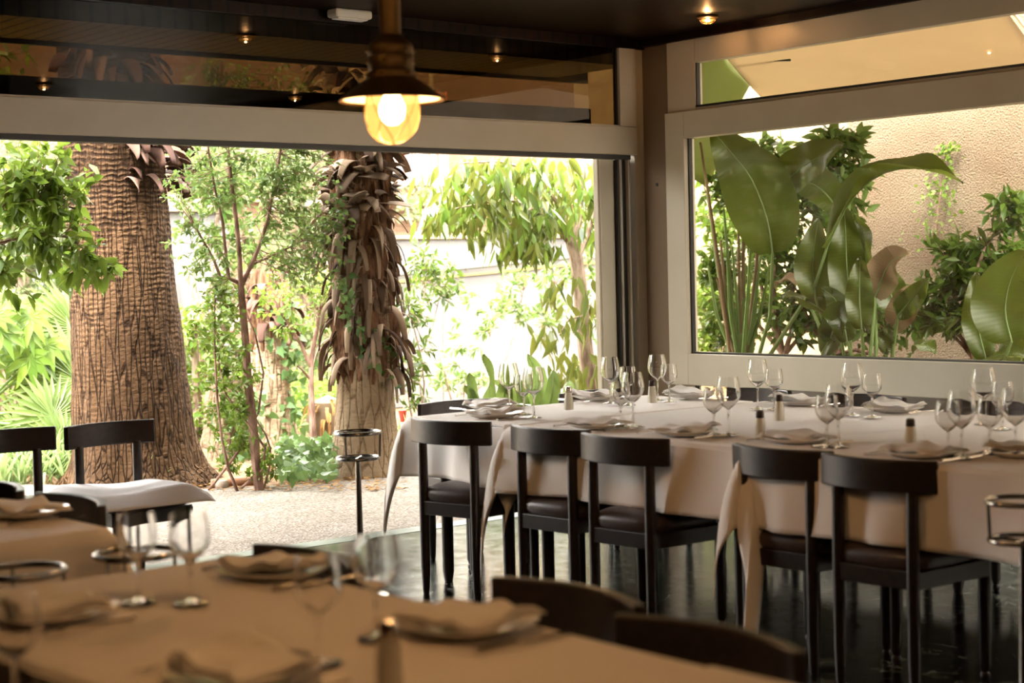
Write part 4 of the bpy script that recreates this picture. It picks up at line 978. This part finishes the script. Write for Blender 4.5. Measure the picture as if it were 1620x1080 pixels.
for (a, b, n, d) in ((250, 770, 14, 'thin grass tuft in front of the thick palm foot'), (150, 768, 22, 'low grass tuft left of the thick palm foot')):
    c = at('z', 0, a, b); strap('grass_tuft', (c.x, c.y, 0), n, .28, .012, rg, d, 'grass', sp=.06, lean=1)
c = at('z', 0, 640, 735)
e = strap('yucca_seedling', (c.x, c.y, 0), 40, .45, .022, rg, 'spiky green seedling right of the shaggy palm foot', 'plant', 'leaf_strap', .04, 1.2)
# old stumps with ivy between the palms
def stump(x, y, h, r, label, shaggy=True, lean=(0, 0)):
    t = empty('old_palm_stump', (x, y, 0), label, 'palm stump')
    trunk(t, [(x, y, -.02, r*1.25), (x+lean[0]*.3, y, h*.3, r), (x+lean[0], y+lean[1], h, r*.9)], M['bark_palm_pale'], 40, .03, .01, 12, flare=.03, seed=x)
    if shaggy:
        mb = MB(); trunk(t, [(x+lean[0]*.5, y, h*.55, r), (x+lean[0]*.8, y, h*.8, r*1.2), (x+lean[0], y, h+.02, r*.8)], M['fibre'], 36, .06, .03, 0, 'fibre_sheath', 2)
        for i in range(30):
            a = rg.uniform(-PI, PI); o_ = Vector((math.cos(a), math.sin(a), 0)); boot(mb, Vector((x+lean[0]*.85, y, rg.uniform(h*.6, h)))+o_*r, o_, Z, rg.uniform(.12, .25), rg.uniform(.05, .09), rg, 1.4)
        mb.build('dry_leaf_bases', M['boot_red'], t, True, solid=.004)
    ivy_on(t, [Vector((x, y-r, .05)), Vector((x+r*.5, y-r, h*.45)), Vector((x+lean[0], y-r, h*.8))], .09, 170, rg, .075)
    return t
q = at('z', 0, 432, 705); stump(q.x, q.y, 1.45, .17, 'ivy-grown old palm stump with shaggy top, right of the slender tree')
q = at('z', 0, 355, 722); stump(q.x, q.y, .62, .16, 'short weathered stump behind the leafy suckers', False, (.05, 0))
# thin forked sapling
q = at('z', 0, 496, 718); Ys = q.y; t = tree('forked_sapling', (q.x, q.y, 0), 'thin forked sapling left of the shaggy palm')
sk = limbs(t, [([Vector((q.x, q.y, 0))]+px(Ys, [(494, 660), (492, 610), (493, 565), (500, 525), (508, 480)]), .030, .012), (px(Ys, [(492, 580), (476, 545), (462, 520), (440, 490)]), .018, .007), (px(Ys, [(493, 575), (505, 552), (525, 545), (540, 548)]), .010, .005), (px(Ys, [(491, 600), (478, 585), (470, 578)]), .012, .006)], M['bark_red'])
crown(t, sk, [blob(Ys, *a) for a in ((450, 480, .3, .25, 20), (510, 470, .3, .3, 26), (470, 430, .3, .25, 18))], M['leaf_bright'], M['bark_red'], .06, .036, rg, 10, .2, 0, .003, 2)
# cycad-like small palm behind the sapling
q = at('z', 0, 520, 690); t = tree('small_cycad', (q.x, q.y, 0), 'low cycad with feathery fronds and tan dry base behind the sapling', 'plant')
MB().lathe([(0, 0), (.16, 0), (.2, .12), (.15, .3), (0, .36)], (q.x, q.y, 0), 18).build('trunk', M['boot'], t)
for i in range(16):
    a = 2*PI*i/16+rg.uniform(-.2, .2); o_ = Vector((math.cos(a), math.sin(a), 0)); P, D, Nn, Ls, Ws = [], [], [], [], []
    s0 = Vector((q.x, q.y, .3)); pth = [s0+o_*(.85*f)+Z*(.75*f-.55*f*f) for f in [k/16 for k in range(17)]]; side = o_.cross(Z)
    for k in range(2, 17):
        for s_ in (-1, 1): P.append(pth[k]); D.append(side*s_+o_*.7+Z*.2); Nn.append(Z); Ls.append(.17*(1-.5*abs(k/16-.5))); Ws.append(.022)
    leaf_mesh('frond', P, D, Nn, Ls, Ws, M['leaf_bright'], t, 2, .3)
mb = MB()
for i in range(40):
    a = rg.uniform(-PI, 0); o_ = Vector((math.cos(a), math.sin(a), 0)); boot(mb, Vector((q.x, q.y, rg.uniform(.1, .35)))+o_*.17, o_, Z, rg.uniform(.1, .25), .03, rg, 1.5)
mb.build('dry_fronds', M['leaf_litter'], t)
# ivy and low creeper on the bed
t = empty('ground_ivy', (-1.6, 2.4, 0), 'low ivy covering the planting bed between the two palms', 'ivy'); tag(t, kind='stuff')
def gi(i):
    a, b = rg.uniform(440, 530), rg.uniform(690, 752); q = at('z', .04+.2*rg.random()**2, a, b); return q, rv(rg, .6)-Z*.1, (rv(rg, .4)+Vector((-.3, -.6, .7))), rg.uniform(.04, .08), rg.uniform(.04, .07)
leaf_mesh('foliage', *leaves_at(900, gi), M['leaf_ivy'], t, 3, .1, .15, iv)
t = empty('weedy_undergrowth', (-.5, 4.5, 0), 'bright undergrowth behind the stumps and sapling', 'undergrowth'); tag(t, kind='stuff')
def gi(i):
    a, b = rg.uniform(290, 545), rg.uniform(600, 720); q = at('y', rg.uniform(4.4, 5.4), a, b); return q, rv(rg, .6), (rv(rg, .4)+Vector((-.3, -.6, .7))), rg.uniform(.06, .12), rg.uniform(.03, .07)
leaf_mesh('foliage', *leaves_at(2200, gi), M['leaf_bright'], t, 3, .1, .15)
# fallen leaves
t = empty('fallen_leaves', (-1.8, 1.5, 0), 'scattered fallen leaves on the soil along the gravel edge', 'leaves'); tag(t, kind='stuff')
def gi(i):
    a, b = rg.uniform(300, 640), rg.uniform(735, 776); q = at('z', .006, a, b); return q, Vector((rg.gauss(0, 1), rg.gauss(0, 1), .1)), Z+rv(rg, .2), rg.uniform(.03, .07), rg.uniform(.015, .03)
leaf_mesh('foliage', *leaves_at(900, gi), M['leaf_litter'], t, 2, .0, .3)
q = at('z', .0, 362, 773); tag(MB().lathe([(0, 0), (.05, 0), (.055, .03), (.045, .05), (0, .055)], (q.x, q.y+.1, 0), 14).build('stone', M['stone'], None), 'pale round stone at the bed edge beside the thick palm root', 'stone')
q = at('z', 0, 378, 771); tag(MB().tube([(q.x-.14, q.y+.12, .03), (q.x+.14, q.y+.02, .03)], .032, 12).build('terracotta_edging', M['terracotta'], None), 'short terracotta edging piece at the gravel edge left of the slender tree', 'edging')

# right drooping-leaf tree
Y = 1.7; b0 = at('z', 0, 948, 728); b0 = Vector((at('y', Y, 948, 700).x, Y, 0)); t = tree('drooping_leaf_tree', b0, 'tree with long drooping leaves at the right end of the open side')
tr = [b0]+px(Y, [(940, 650), (932, 600), (926, 550), (921, 500), (917, 450), (912, 410), (905, 382)])
sk = limbs(t, [(tr, .066, .052), (px(Y, [(906, 388), (888, 365), (868, 348), (840, 330), (815, 318)]), .036, .012), (px(Y, [(905, 385), (893, 350), (884, 322), (862, 295), (845, 270), (835, 235)]), .034, .010),
               (px(Y, [(908, 385), (915, 350), (917, 320), (921, 285), (925, 240), (930, 180)]), .030, .010), (px(Y, [(913, 410), (930, 372), (938, 335), (946, 300), (955, 250)]), .026, .010), (px(Y-.1, [(815, 318), (770, 320), (720, 330)]), .012, .005), (px(Y-.1, [(840, 330), (800, 360)]), .010, .005),
               (px(Y, [(845, 270), (790, 255), (730, 258)]), .012, .005), (px(Y-.1, [(921, 500), (900, 505), (885, 530)]), .010, .005), (px(Y+.2, [(918, 470), (940, 490), (950, 520)]), .010, .005)], M['bark_grey'])
def droop_leaves(par, m, nm, blobs, l, w_, rg):
    def f(i):
        c, r, n = blobs[i % len(blobs)]; q = Vector(c)+Vector((rg.uniform(-r[0], r[0]), rg.uniform(-r[1], r[1]), rg.uniform(-r[2], r[2])))
        return q, Vector((rg.gauss(0, .45), rg.gauss(0, .45), -1)), Vector((rg.gauss(0, .6), -1, rg.gauss(.2, .4))), l*rg.uniform(.7, 1.2), w_*rg.uniform(.8, 1.2)
    return f
bl = [blob(Y, *a) for a in ((725, 285, .16, .10, 1), (760, 268, .18, .10, 1), (795, 270, .2, .08, 1), (790, 300, .18, .12, 1), (840, 270, .2, .12, 1), (835, 330, .16, .10, 1), (800, 350, .18, .12, 1), (860, 350, .14, .12, 1), (920, 280, .16, .18, 1), (940, 350, .08, .18, 1), (715, 340, .10, .06, 1), (750, 325, .16, .06, 1), (890, 300, .15, .15, 1), (825, 390, .16, .04, 1))]
P, D, Nn, Ls, Ws = leaves_at(1050, droop_leaves(t, None, '', bl, .185, .052, rg)); k1 = [i for i in range(len(P)) if i % 3]; k2 = [i for i in range(len(P)) if not i % 3]
sel = lambda k_: [[x[i] for i in k_] for x in (P, D, Nn, Ls, Ws)]
leaf_mesh('foliage', *sel(k1), M['leaf_olive'], t, 4, .0, .3); leaf_mesh('young_foliage', *sel(k2), M['leaf_bright'], t, 4, .0, .3)
bl = [blob(Y-.1, *a) for a in ((900, 450, .08, .10, 1), (885, 520, .09, .08, 1), (905, 570, .10, .08, 1), (880, 590, .08, .06, 1), (945, 500, .06, .2, 1), (915, 500, .12, .10, 1), (948, 600, .05, .1, 1))]
leaf_mesh('lower_foliage', *leaves_at(170, droop_leaves(t, None, '', bl, .19, .055, rg)), M['leaf_olive'], t, 4, .0, .3)
# sparse shrubs in front of the white wall
def sparse(name, x0, stems, blobs, y, label, m='leaf_mid', l=.055, wd=.024):
    t = tree(name, (at('y', y, x0, 600).x, y, 0), label, 'shrub'); q = Vector((at('y', y, x0, 600).x, y, 0)); sk = limbs(t, [(bend(q, at('y', y, a, b), rg, .05), .010, .003) for a, b in stems], M['bark_grey'])
    crown(t, sk, [blob(y, *a_) for a_ in blobs], M[m], M['bark_grey'], l*1.5, wd*1.5, rg, 12, .1, 0, .004, 2); return t
sparse('wall_shrub', 640, [(680, 410), (700, 450), (660, 480)], ((672, 400, .2, .12, 9), (700, 440, .25, .12, 14), (655, 440, .15, .2, 7), (690, 480, .15, .12, 5)), 3.0, 'thin shrub against the white wall right of the shaggy palm', 'leaf_dark', .06, .022)
sparse('wall_shrub', 645, [(655, 540), (640, 470), (660, 590)], ((645, 490, .12, .2, 12), (655, 560, .15, .2, 12), (648, 620, .1, .2, 7)), 2.3, 'narrow-leaved shrub hugging the right side of the shaggy palm', 'leaf_dark', .07, .020)
sparse('wall_shrub', 725, [(830, 450), (780, 500), (750, 460), (700, 560)], ((800, 430, .18, .12, 9), (770, 480, .25, .2, 14), (820, 490, .25, .18, 12), (740, 530, .25, .2, 10), (700, 590, .2, .15, 8), (735, 600, .25, .1, 10)), 3.6, 'airy light green shrub in the middle of the white wall', 'leaf_mid', .055, .022)
sparse('wall_shrub', 880, [(880, 440), (930, 420), (850, 510)], ((880, 430, .25, .12, 9), (930, 420, .2, .25, 14), (870, 500, .2, .15, 12), (940, 500, .15, .3, 14), (930, 600, .2, .2, 12)), 3.4, 'light green shrub behind the drooping-leaf tree trunk', 'leaf_mid', .06, .026)
tag(MB().tube([Vector((at('y', 4, 699, 600).x, 4, 0)), at('y', 4, 699, 430)], .011, 8).build('garden_stake', M['pipe'], None), 'thin grey stake standing before the white wall', 'stake')
tag(MB().tube([Vector((at('y', 3, 726, 600).x, 3, 0)), at('y', 3, 727, 612)], .014, 8).build('garden_peg', M['bark_grey'], None), 'short dark peg at the foot of the white wall', 'peg')
q = at('y', 2.2, 637, 655); tag(MB().lathe([(0, 0), (.02, 0), (.032, .08), (.034, .09), (0, .09)], (q.x, q.y, q.z-.06), 14).build('red_pot', M['red_plastic'], None), 'small red pot peeping out right of the shaggy palm foot', 'pot')
# broad upright leaves
def big_leaf(par, pts, width, m, nrm=(-.6, -.8, .2), fold=.25, petiole=None, name='leaf_blade', wavy=.02):
    """blade along pts (base to tip)"""
    pts = [Vector(p) for p in pts]; nrm = Vector(nrm).normalized(); n = 72; mb = MB(); K = (-1, -.66, -.33, 0, .33, .66, 1)
    def pos(t):
        f = t*(len(pts)-1); k = min(int(f), len(pts)-2); a = pts[max(k-1, 0)]; b = pts[k]; c = pts[k+1]; d = pts[min(k+2, len(pts)-1)]; u = f-k
        return .5*((2*b)+(c-a)*u+(2*a-5*b+4*c-d)*u*u+(3*b-a-3*c+d)*u**3)
    for i in range(n+1):
        t = i/n; p = pos(t); tg = (pos(min(1, t+.02))-pos(max(0, t-.02))).normalized(); s_ = tg.cross(nrm).normalized(); nn = s_.cross(tg)
        wd = width*.5*max(.02, math.sin(PI*min(1, t*.96+.04)**.75)**.8)
        for k in K: mb.v.append(tuple(p+s_*wd*k+nn*(abs(k)*wd*fold+wavy*abs(k)*math.sin(t*14+k*2)+.0022*math.sin(t*170-abs(k)*14)*min(1, abs(k)*3))))
    for i in range(n):
        for k in range(6): a = i*7+k; mb.f.append((a, a+1, a+8, a+7))
    o = mb.build(name, m, par)
    if width > .14: MB().tube([pos(i/12) for i in range(13)], [.008*(1-.07*i) for i in range(13)], 6).build('midrib', M['leaf_strap'], o)
    if petiole: MB().tube(petiole, [.017, .014, .010][:len(petiole)] if len(petiole) <= 3 else .012, 7).build('petiole', M['leaf_strap'], par)
    return o
c = at('y', .6, 820, 640); t = empty('aspidistra_clump', (c.x, c.y+.3, 0), 'broad bright green leaves rising behind the far left edge of the long table', 'plant')
for i, (a0, a1, b1, wd) in enumerate(((750, 742, 590, .11), (770, 765, 560, .10), (790, 800, 575, .12), (850, 835, 560, .14), (860, 875, 585, .14), (830, 815, 600, .12), (880, 900, 600, .12), (900, 925, 615, .11), (770, 735, 610, .10), (810, 850, 605, .12), (840, 780, 600, .10), (890, 860, 620, .12))):
    yy = .9+.1*(i % 4); b_ = at('y', yy, a0, 700); tp_ = at('y', yy, a1, b1); m_ = b_.lerp(tp_, .6)+Vector((rg.uniform(-.05, .05), -.05, .05))
    big_leaf(t, [Vector((b_.x, yy, .0)), b_.lerp(tp_, .3), m_, tp_], wd*1.25, M['leaf_palm' if i % 3 else 'leaf_mid'], (rg.uniform(-.8, .2), -1, .2))

# lamp post and poles behind the wall
q = at('y', 8.6, 692, 400); t = empty('garden_lantern', (q.x, q.y, 0), 'pale square lantern on a post behind the white wall', 'lantern')
MB().tube([(q.x, q.y, 0), (q.x, q.y, 1.75)], .04, 12).build('post', M['lantern_white'], t)
zt = at('y', 8.6, 692, 348).z; s4 = lambda prof, nm, m: MB().lathe(prof, (q.x, q.y, 0), 4).build(nm, m, t, False)
s4([(0, 1.75), (.10, 1.75), (.155, zt), (.15, zt+.005), (0, zt+.005)], 'lantern_body', M['lantern_white']); s4([(.2, zt), (.21, zt+.02), (.10, zt+.13), (.04, zt+.15), (0, zt+.15)], 'lantern_roof', M['lantern_white'])
MB().lathe([(0, 0), (.02, 0), (.03, .03), (.012, .06), (0, .1)], (q.x, q.y, zt+.15), 12).build('finial', M['lantern_white'], t)
q = at('y', 9.2, 689, 380); tag(MB().tube([(q.x, 9.2, 0), (q.x, 9.2, 4.5)], .03, 10).build('pole', M['cream_rim'], None), 'slim upright pole rising beside the pale lantern', 'pole')
tag(MB().tube([at('y', 9.4, 790, 600), at('y', 9.4, 738, 420), at('y', 9.4, 703, 250), at('y', 9.4, 690, 200)], .035, 10).build('leaning_trunk', M['cream_rim'], None), 'pale bare leaning trunk between the lantern and the drooping-leaf tree', 'trunk')
tag(MB().tube([Vector((at('y', 9.0, 650, 600).x, 9.0, 0)), at('y', 9.0, 650, 450), at('y', 9.0, 656, 390), at('y', 9.0, 672, 340), at('y', 9.0, 688, 300)], .028, 8).build('bare_branch', M['bark_grey'], None), 'bare grey branch left of the pale lantern', 'branch')
t = empty('wall_creeper', (5.6, 13.8, 0), 'thin creeper on the brick building below its grilled window', 'creeper')
def gi(i):
    a, b = rg.gauss(665, 25), rg.uniform(290, 350); q = at('y', 13.7, a, b); return q, rv(rg, .6), Vector((0, -1, .3))+rv(rg, .3), rg.uniform(.07, .13), rg.uniform(.05, .1)
leaf_mesh('foliage', *leaves_at(260, gi), M['leaf_grey'], t, 2, .1, .15)
# background trees beyond the bed: each with its own trunk and crown
def bgtree(a, y, blobs, label, m, l=.10, wd=.055, per=10, r0=.07, grp='background trees in the garden', hang=.1):
    q = Vector((at('y', y, a, 600).x, y, 0)); t = empty('garden_tree', q, label, 'tree', grp)
    tips = [at('y', y, b_[0], b_[1]) for b_ in blobs]
    top = Vector((q.x, y, 1.1)); sk = limbs(t, [([q, top], r0, r0*.7)]+[(bend(top, p_, rg, .08), r0*.5, .01) for p_ in tips[:7]], M['bark_grey'])
    crown(t, sk, [(at('y', y, b_[0], b_[1]), (b_[2], .5, b_[3]), int(b_[4]*1.5)) for b_ in blobs], M[m], M['bark_grey'], l, wd, rg, per, .2, hang, .005, 2); return t
bgtree(500, 5.6, [(440, 250, .5, .4, 50), (510, 270, .5, .4, 50), (530, 360, .4, .4, 46), (470, 350, .5, .4, 44), (520, 450, .4, .4, 40), (460, 460, .5, .4, 36), (500, 540, .4, .4, 34), (520, 600, .4, .3, 30), (500, 150, .6, .4, 26)], 'light green tree filling the background left of the shaggy palm', 'leaf_grey', .085, .045, 12)
bgtree(320, 6.4, [(310, 270, .4, .4, 30), (370, 280, .5, .4, 40), (330, 360, .35, .4, 20), (390, 380, .5, .5, 40), (400, 480, .5, .4, 36), (330, 560, .4, .3, 30), (380, 560, .5, .4, 30), (440, 590, .5, .3, 26), (310, 640, .4, .3, 24), (360, 150, .7, .4, 30)], 'light green tree in the background right of the thick palm', 'leaf_mid', .09, .05, 11)
bgtree(60, 7.2, [(20, 260, .7, .6, 60), (100, 280, .6, .6, 60), (30, 370, .7, .5, 60), (100, 400, .6, .5, 56), (20, 460, .7, .4, 46), (100, 490, .6, .5, 46), (30, 560, .6, .5, 40), (100, 580, .6, .4, 40), (60, 660, .9, .3, 50)], 'darker tree filling the background at the left edge', 'leaf_grey', .10, .05, 11)
bgtree(10, 5.2, [(-40, 560, .6, .5, 30), (20, 600, .5, .4, 34), (90, 620, .4, .4, 34), (60, 540, .4, .3, 24), (110, 680, .4, .3, 30), (20, 680, .5, .3, 30)], 'bright yellow-green bush in the left background behind the fan palm', 'leaf_bright', .09, .06, 10)
bgtree(310, 4.2, [(300, 560, .25, .3, 24), (320, 620, .25, .3, 30), (310, 690, .25, .2, 26), (305, 500, .15, .2, 10)], 'bright bush touching the right side of the thick palm', 'leaf_bright', .075, .045, 10, .04)
bgtree(690, 8.2, [(640, 310, .3, .2, 2), (720, 300, .3, .2, 2)], 'thin sparse tree before the brick building window', 'leaf_grey', .08, .045, 8, .03)

for (x, y, d, m_) in ((-8.5, 3.6, 'leafy tree by the boundary wall, left of the picture', 'leaf_mid'), (-10, 7.5, 'leafy tree at the far corner of the boundary wall, left of the picture', 'leaf_grey'), (-7.2, 9.5, 'leafy tree before the brick building, left of the picture', 'leaf_mid')):
    q = Vector((x, y, 0)); t = empty('garden_tree', q, d, 'tree', 'background trees in the garden'); sk = limbs(t, [([q, q+Z*1.2, q+Z*2.2+Vector((.2, 0, 0))], .09, .03), ([q+Z*1.1, q+Vector((.9, .2, 1.9))], .04, .01), ([q+Z*1.1, q+Vector((-.9, -.2, 1.7))], .04, .01)], M['bark_grey'])
    crown(t, sk, [(q+Vector((0, 0, 2.3)), (1.5, 1.3, .9), 150), (q+Vector((0, 0, 1.0)), (1.3, 1.2, .8), 110)], M[m_], M['bark_grey'], .13, .08, rg, 12, .2, .1, .006, 2)

# ------------------------------------------------------------------ planting outside the right-hand window
rg = random.Random(31)
def X(x, pts): return [at('x', x, a, b) for a, b in pts]
bp = at('x', 1.0, 1172, 640); t = empty('bird_of_paradise', (1.0, bp.y, 0), 'giant bird-of-paradise with a fan of tall stems at the left of the side window', 'plant')
q0 = Vector((1.0, bp.y, 0))
for i, (a, b) in enumerate(((1108, 225), (1118, 300), (1128, 360), (1140, 380), (1150, 400), (1158, 390), (1168, 360), (1180, 420), (1190, 330), (1205, 300), (1218, 420), (1120, 420), (1135, 440), (1200, 430), (1145, 330), (1176, 300))):
    x = 1.0+.06*(i % 4)-.08; tip = at('x', x, a, b); bs = q0+Vector((rg.uniform(-.05, .05), rg.uniform(-.06, .06), .25)); MB().tube([bs, at('x', x, 1172+(a-1172)*.25, 560), bs.lerp(tip, .65)+Vector((0, .0, .03)), tip], [.024, .018, .013, .008], 8).build('stem', M['leaf_strap' if i % 3 else 'leaf_brown'], t)
mb = MB().tube([q0-Z*.02, q0+Z*.5, q0+Z*.9+Vector((0, .03, 0))], [.13, .11, .07], 14); mb.build('stem_sheath', M['leaf_strap'], t)
NB = (-.75, -.6, .25)
big_leaf(t, X(.95, [(1222, 400), (1213, 345), (1190, 285), (1160, 245), (1125, 205)]), .50, M['leaf_bird'], NB, .12, X(.95, [(1190, 600), (1218, 500), (1222, 400)]))
big_leaf(t, X(1.15, [(1232, 295), (1265, 268), (1300, 245), (1335, 228)]), .30, M['leaf_bird'], NB, .3, X(1.1, [(1185, 600), (1200, 420), (1232, 295)]))
big_leaf(t, X(1.25, [(1325, 330), (1300, 300), (1270, 285), (1232, 275)]), .26, M['leaf_bird'], NB, .3)
big_leaf(t, X(.9, [(1308, 392), (1345, 318), (1395, 275), (1450, 266), (1490, 275), (1524, 290)]), .17, M['leaf_bird'], (-.5, -.3, .9), .9, X(1.0, [(1180, 620), (1290, 450), (1308, 392)]), wavy=.03)
t = empty('broad_leaf_clump', (1.1, -1.0, 0), 'clump of upright broad paddle leaves in the middle of the side window', 'plant')
for (x, pts, wd, m_, n_) in ((1.0, [(1290, 470), (1286, 430), (1288, 390), (1295, 345)], .26, 'leaf_bird', NB), (1.1, [(1345, 500), (1340, 430), (1338, 380), (1336, 325)], .26, 'leaf_bird', NB), (.9, [(1363, 520), (1360, 480), (1360, 440), (1361, 405)], .19, 'leaf_bird', NB),
                             (1.0, [(1330, 520), (1300, 490), (1262, 470), (1235, 468)], .15, 'leaf_bird', (-.3, -.3, .9)), (1.0, [(1340, 540), (1330, 500), (1315, 530), (1322, 540)], .2, 'leaf_bird', NB), (1.2, [(1385, 480), (1372, 420), (1365, 370), (1352, 340)], .22, 'leaf_bird', (-.9, .2, .2)),
                             (1.15, [(1385, 470), (1400, 430), (1415, 410), (1440, 402)], .25, 'leaf_brown', (-.6, -.5, .5)), (1.05, [(1412, 520), (1428, 490), (1440, 465), (1446, 450)], .20, 'leaf_brown', NB), (1.25, [(1420, 500), (1405, 450), (1400, 420)], .22, 'leaf_bird', NB),
                             (1.0, [(1400, 560), (1404, 530), (1406, 510)], .10, 'leaf_bird', NB), (1.0, [(1300, 560), (1320, 520), (1325, 480), (1300, 455)], .2, 'leaf_bird', (-.9, -.2, .3)), (1.2, [(1440, 560), (1460, 545), (1480, 560)], .16, 'leaf_bird', (-.4, 0, 1)),
                             (1.3, [(1265, 445), (1240, 442), (1225, 455)], .12, 'leaf_brown', (-.4, 0, 1)), (1.0, [(1420, 500), (1445, 470), (1470, 440)], .16, 'leaf_bird', NB)):
    P_ = X(x, pts); f0 = Vector((1.1+rg.uniform(-.1, .1), -1.0+rg.uniform(-.12, .12), 0)); big_leaf(t, P_, wd, M[m_], n_, .22, [f0, f0.lerp(P_[0], .6)+Z*.08, P_[0]])
t = empty('banana_plant', (1.0, -1.75, 0), 'bright broad leaves at the right edge of the side window', 'plant')
for (x, pts, wd, n_) in ((.9, [(1600, 540), (1590, 490), (1600, 440), (1625, 395)], .42, NB), (1.0, [(1560, 570), (1548, 520), (1545, 470), (1545, 430)], .20, NB), (.95, [(1520, 600), (1550, 575), (1590, 560), (1630, 570)], .22, (-.4, 0, 1)), (1.1, [(1610, 590), (1625, 540), (1650, 500)], .3, NB)):
    P_ = X(x, pts); f0 = Vector((1.0, -1.75+rg.uniform(-.1, .1), 0)); big_leaf(t, P_, wd, M['leaf_bird'], n_, .2, [f0, f0.lerp(P_[0], .6), P_[0]])
def sidebush(x, a, blobs, label, m, l, wd, per=10, name='side_bush', r0=.03, hang=0):
    q = Vector((x, at('x', x, a, 560).y, 0)); t = empty(name, q, label, 'shrub'); tips = [at('x', x, b_[0], b_[1]) for b_ in blobs]; top = Vector((x, q.y, .7))
    sk = limbs(t, [([q, top], r0, r0*.8)]+[(bend(top, p_, rg, .08), r0*.6, .006) for p_ in tips[:8]], M['bark_red'])
    crown(t, sk, [(at('x', x, b_[0], b_[1]), (.3, b_[2], b_[3]), int(b_[4]*2.4)) for b_ in blobs], M[m], M['bark_red'], l, wd, rg, per, .15, hang, .003, 3); return t
sidebush(1.7, 1240, [(1150, 300, .25, .2, 16), (1260, 330, .25, .2, 24), (1300, 300, .2, .2, 16), (1320, 245, .15, .15, 10), (1210, 280, .2, .2, 14), (1240, 420, .3, .2, 30), (1140, 420, .25, .2, 24), (1330, 370, .15, .2, 12), (1260, 500, .35, .2, 34), (1150, 520, .25, .2, 24), (1330, 480, .3, .2, 26), (1400, 520, .3, .15, 22)], 'dark bushy shrub behind the bird-of-paradise stems', 'leaf_dark', .085, .045, 9)
sidebush(1.9, 1330, [(1320, 230, .15, .12, 12), (1335, 215, .10, .1, 8), (1215, 235, .12, .1, 6), (1350, 330, .1, .12, 6), (1345, 280, .12, .12, 6)], 'shrub with big glossy oval leaves at the top middle of the side window', 'leaf_mid', .13, .065, 6)
sidebush(2.0, 1540, [(1510, 400, .2, .12, 10), (1540, 400, .2, .15, 10), (1600, 330, .15, .15, 14), (1610, 390, .2, .15, 14), (1500, 450, .25, .15, 16), (1570, 440, .25, .15, 18), (1470, 500, .3, .15, 18), (1540, 500, .3, .15, 20), (1610, 480, .2, .2, 12)], 'dark shrub against the stucco wall at the right of the side window', 'leaf_dark', .11, .045, 8)
sidebush(2.4, 1180, [(1120, 260, .3, .3, 14), (1130, 350, .3, .2, 18), (1120, 470, .3, .2, 18), (1180, 470, .3, .2, 18), (1120, 540, .3, .2, 14)], 'bright foliage at the far left corner of the side window', 'leaf_bright', .09, .045, 9)
sidebush(1.3, 1400, [(1150, 590, .3, .1, 16), (1230, 590, .3, .1, 16), (1330, 590, .4, .1, 20), (1420, 600, .4, .1, 20), (1500, 620, .4, .1, 20)], 'low dark foliage along the foot of the side window', 'leaf_dark', .09, .04, 9)
t = empty('stucco_creeper', (3.15, -.2, 0), 'thin pale creeper climbing the stucco wall', 'creeper')
MB().tube([at('x', 3.17, a, b) for a, b in ((1472, 440), (1478, 380), (1486, 320), (1492, 270), (1498, 225))], .006, 5).build('stem', M['bark_red'], t)
def gi(i):
    f = rg.random()**1.5; a = 1470+28*(1-f)+rg.gauss(0, 10+12*f); q = at('x', 3.14, a, 228+170*f); return q, rv(rg, .6)-Z*.3, Vector((-1, 0, .3))+rv(rg, .3), rg.uniform(.03, .06), rg.uniform(.02, .04)
leaf_mesh('foliage', *leaves_at(230, gi), M['leaf_bright'], t, 2, .1, .15)
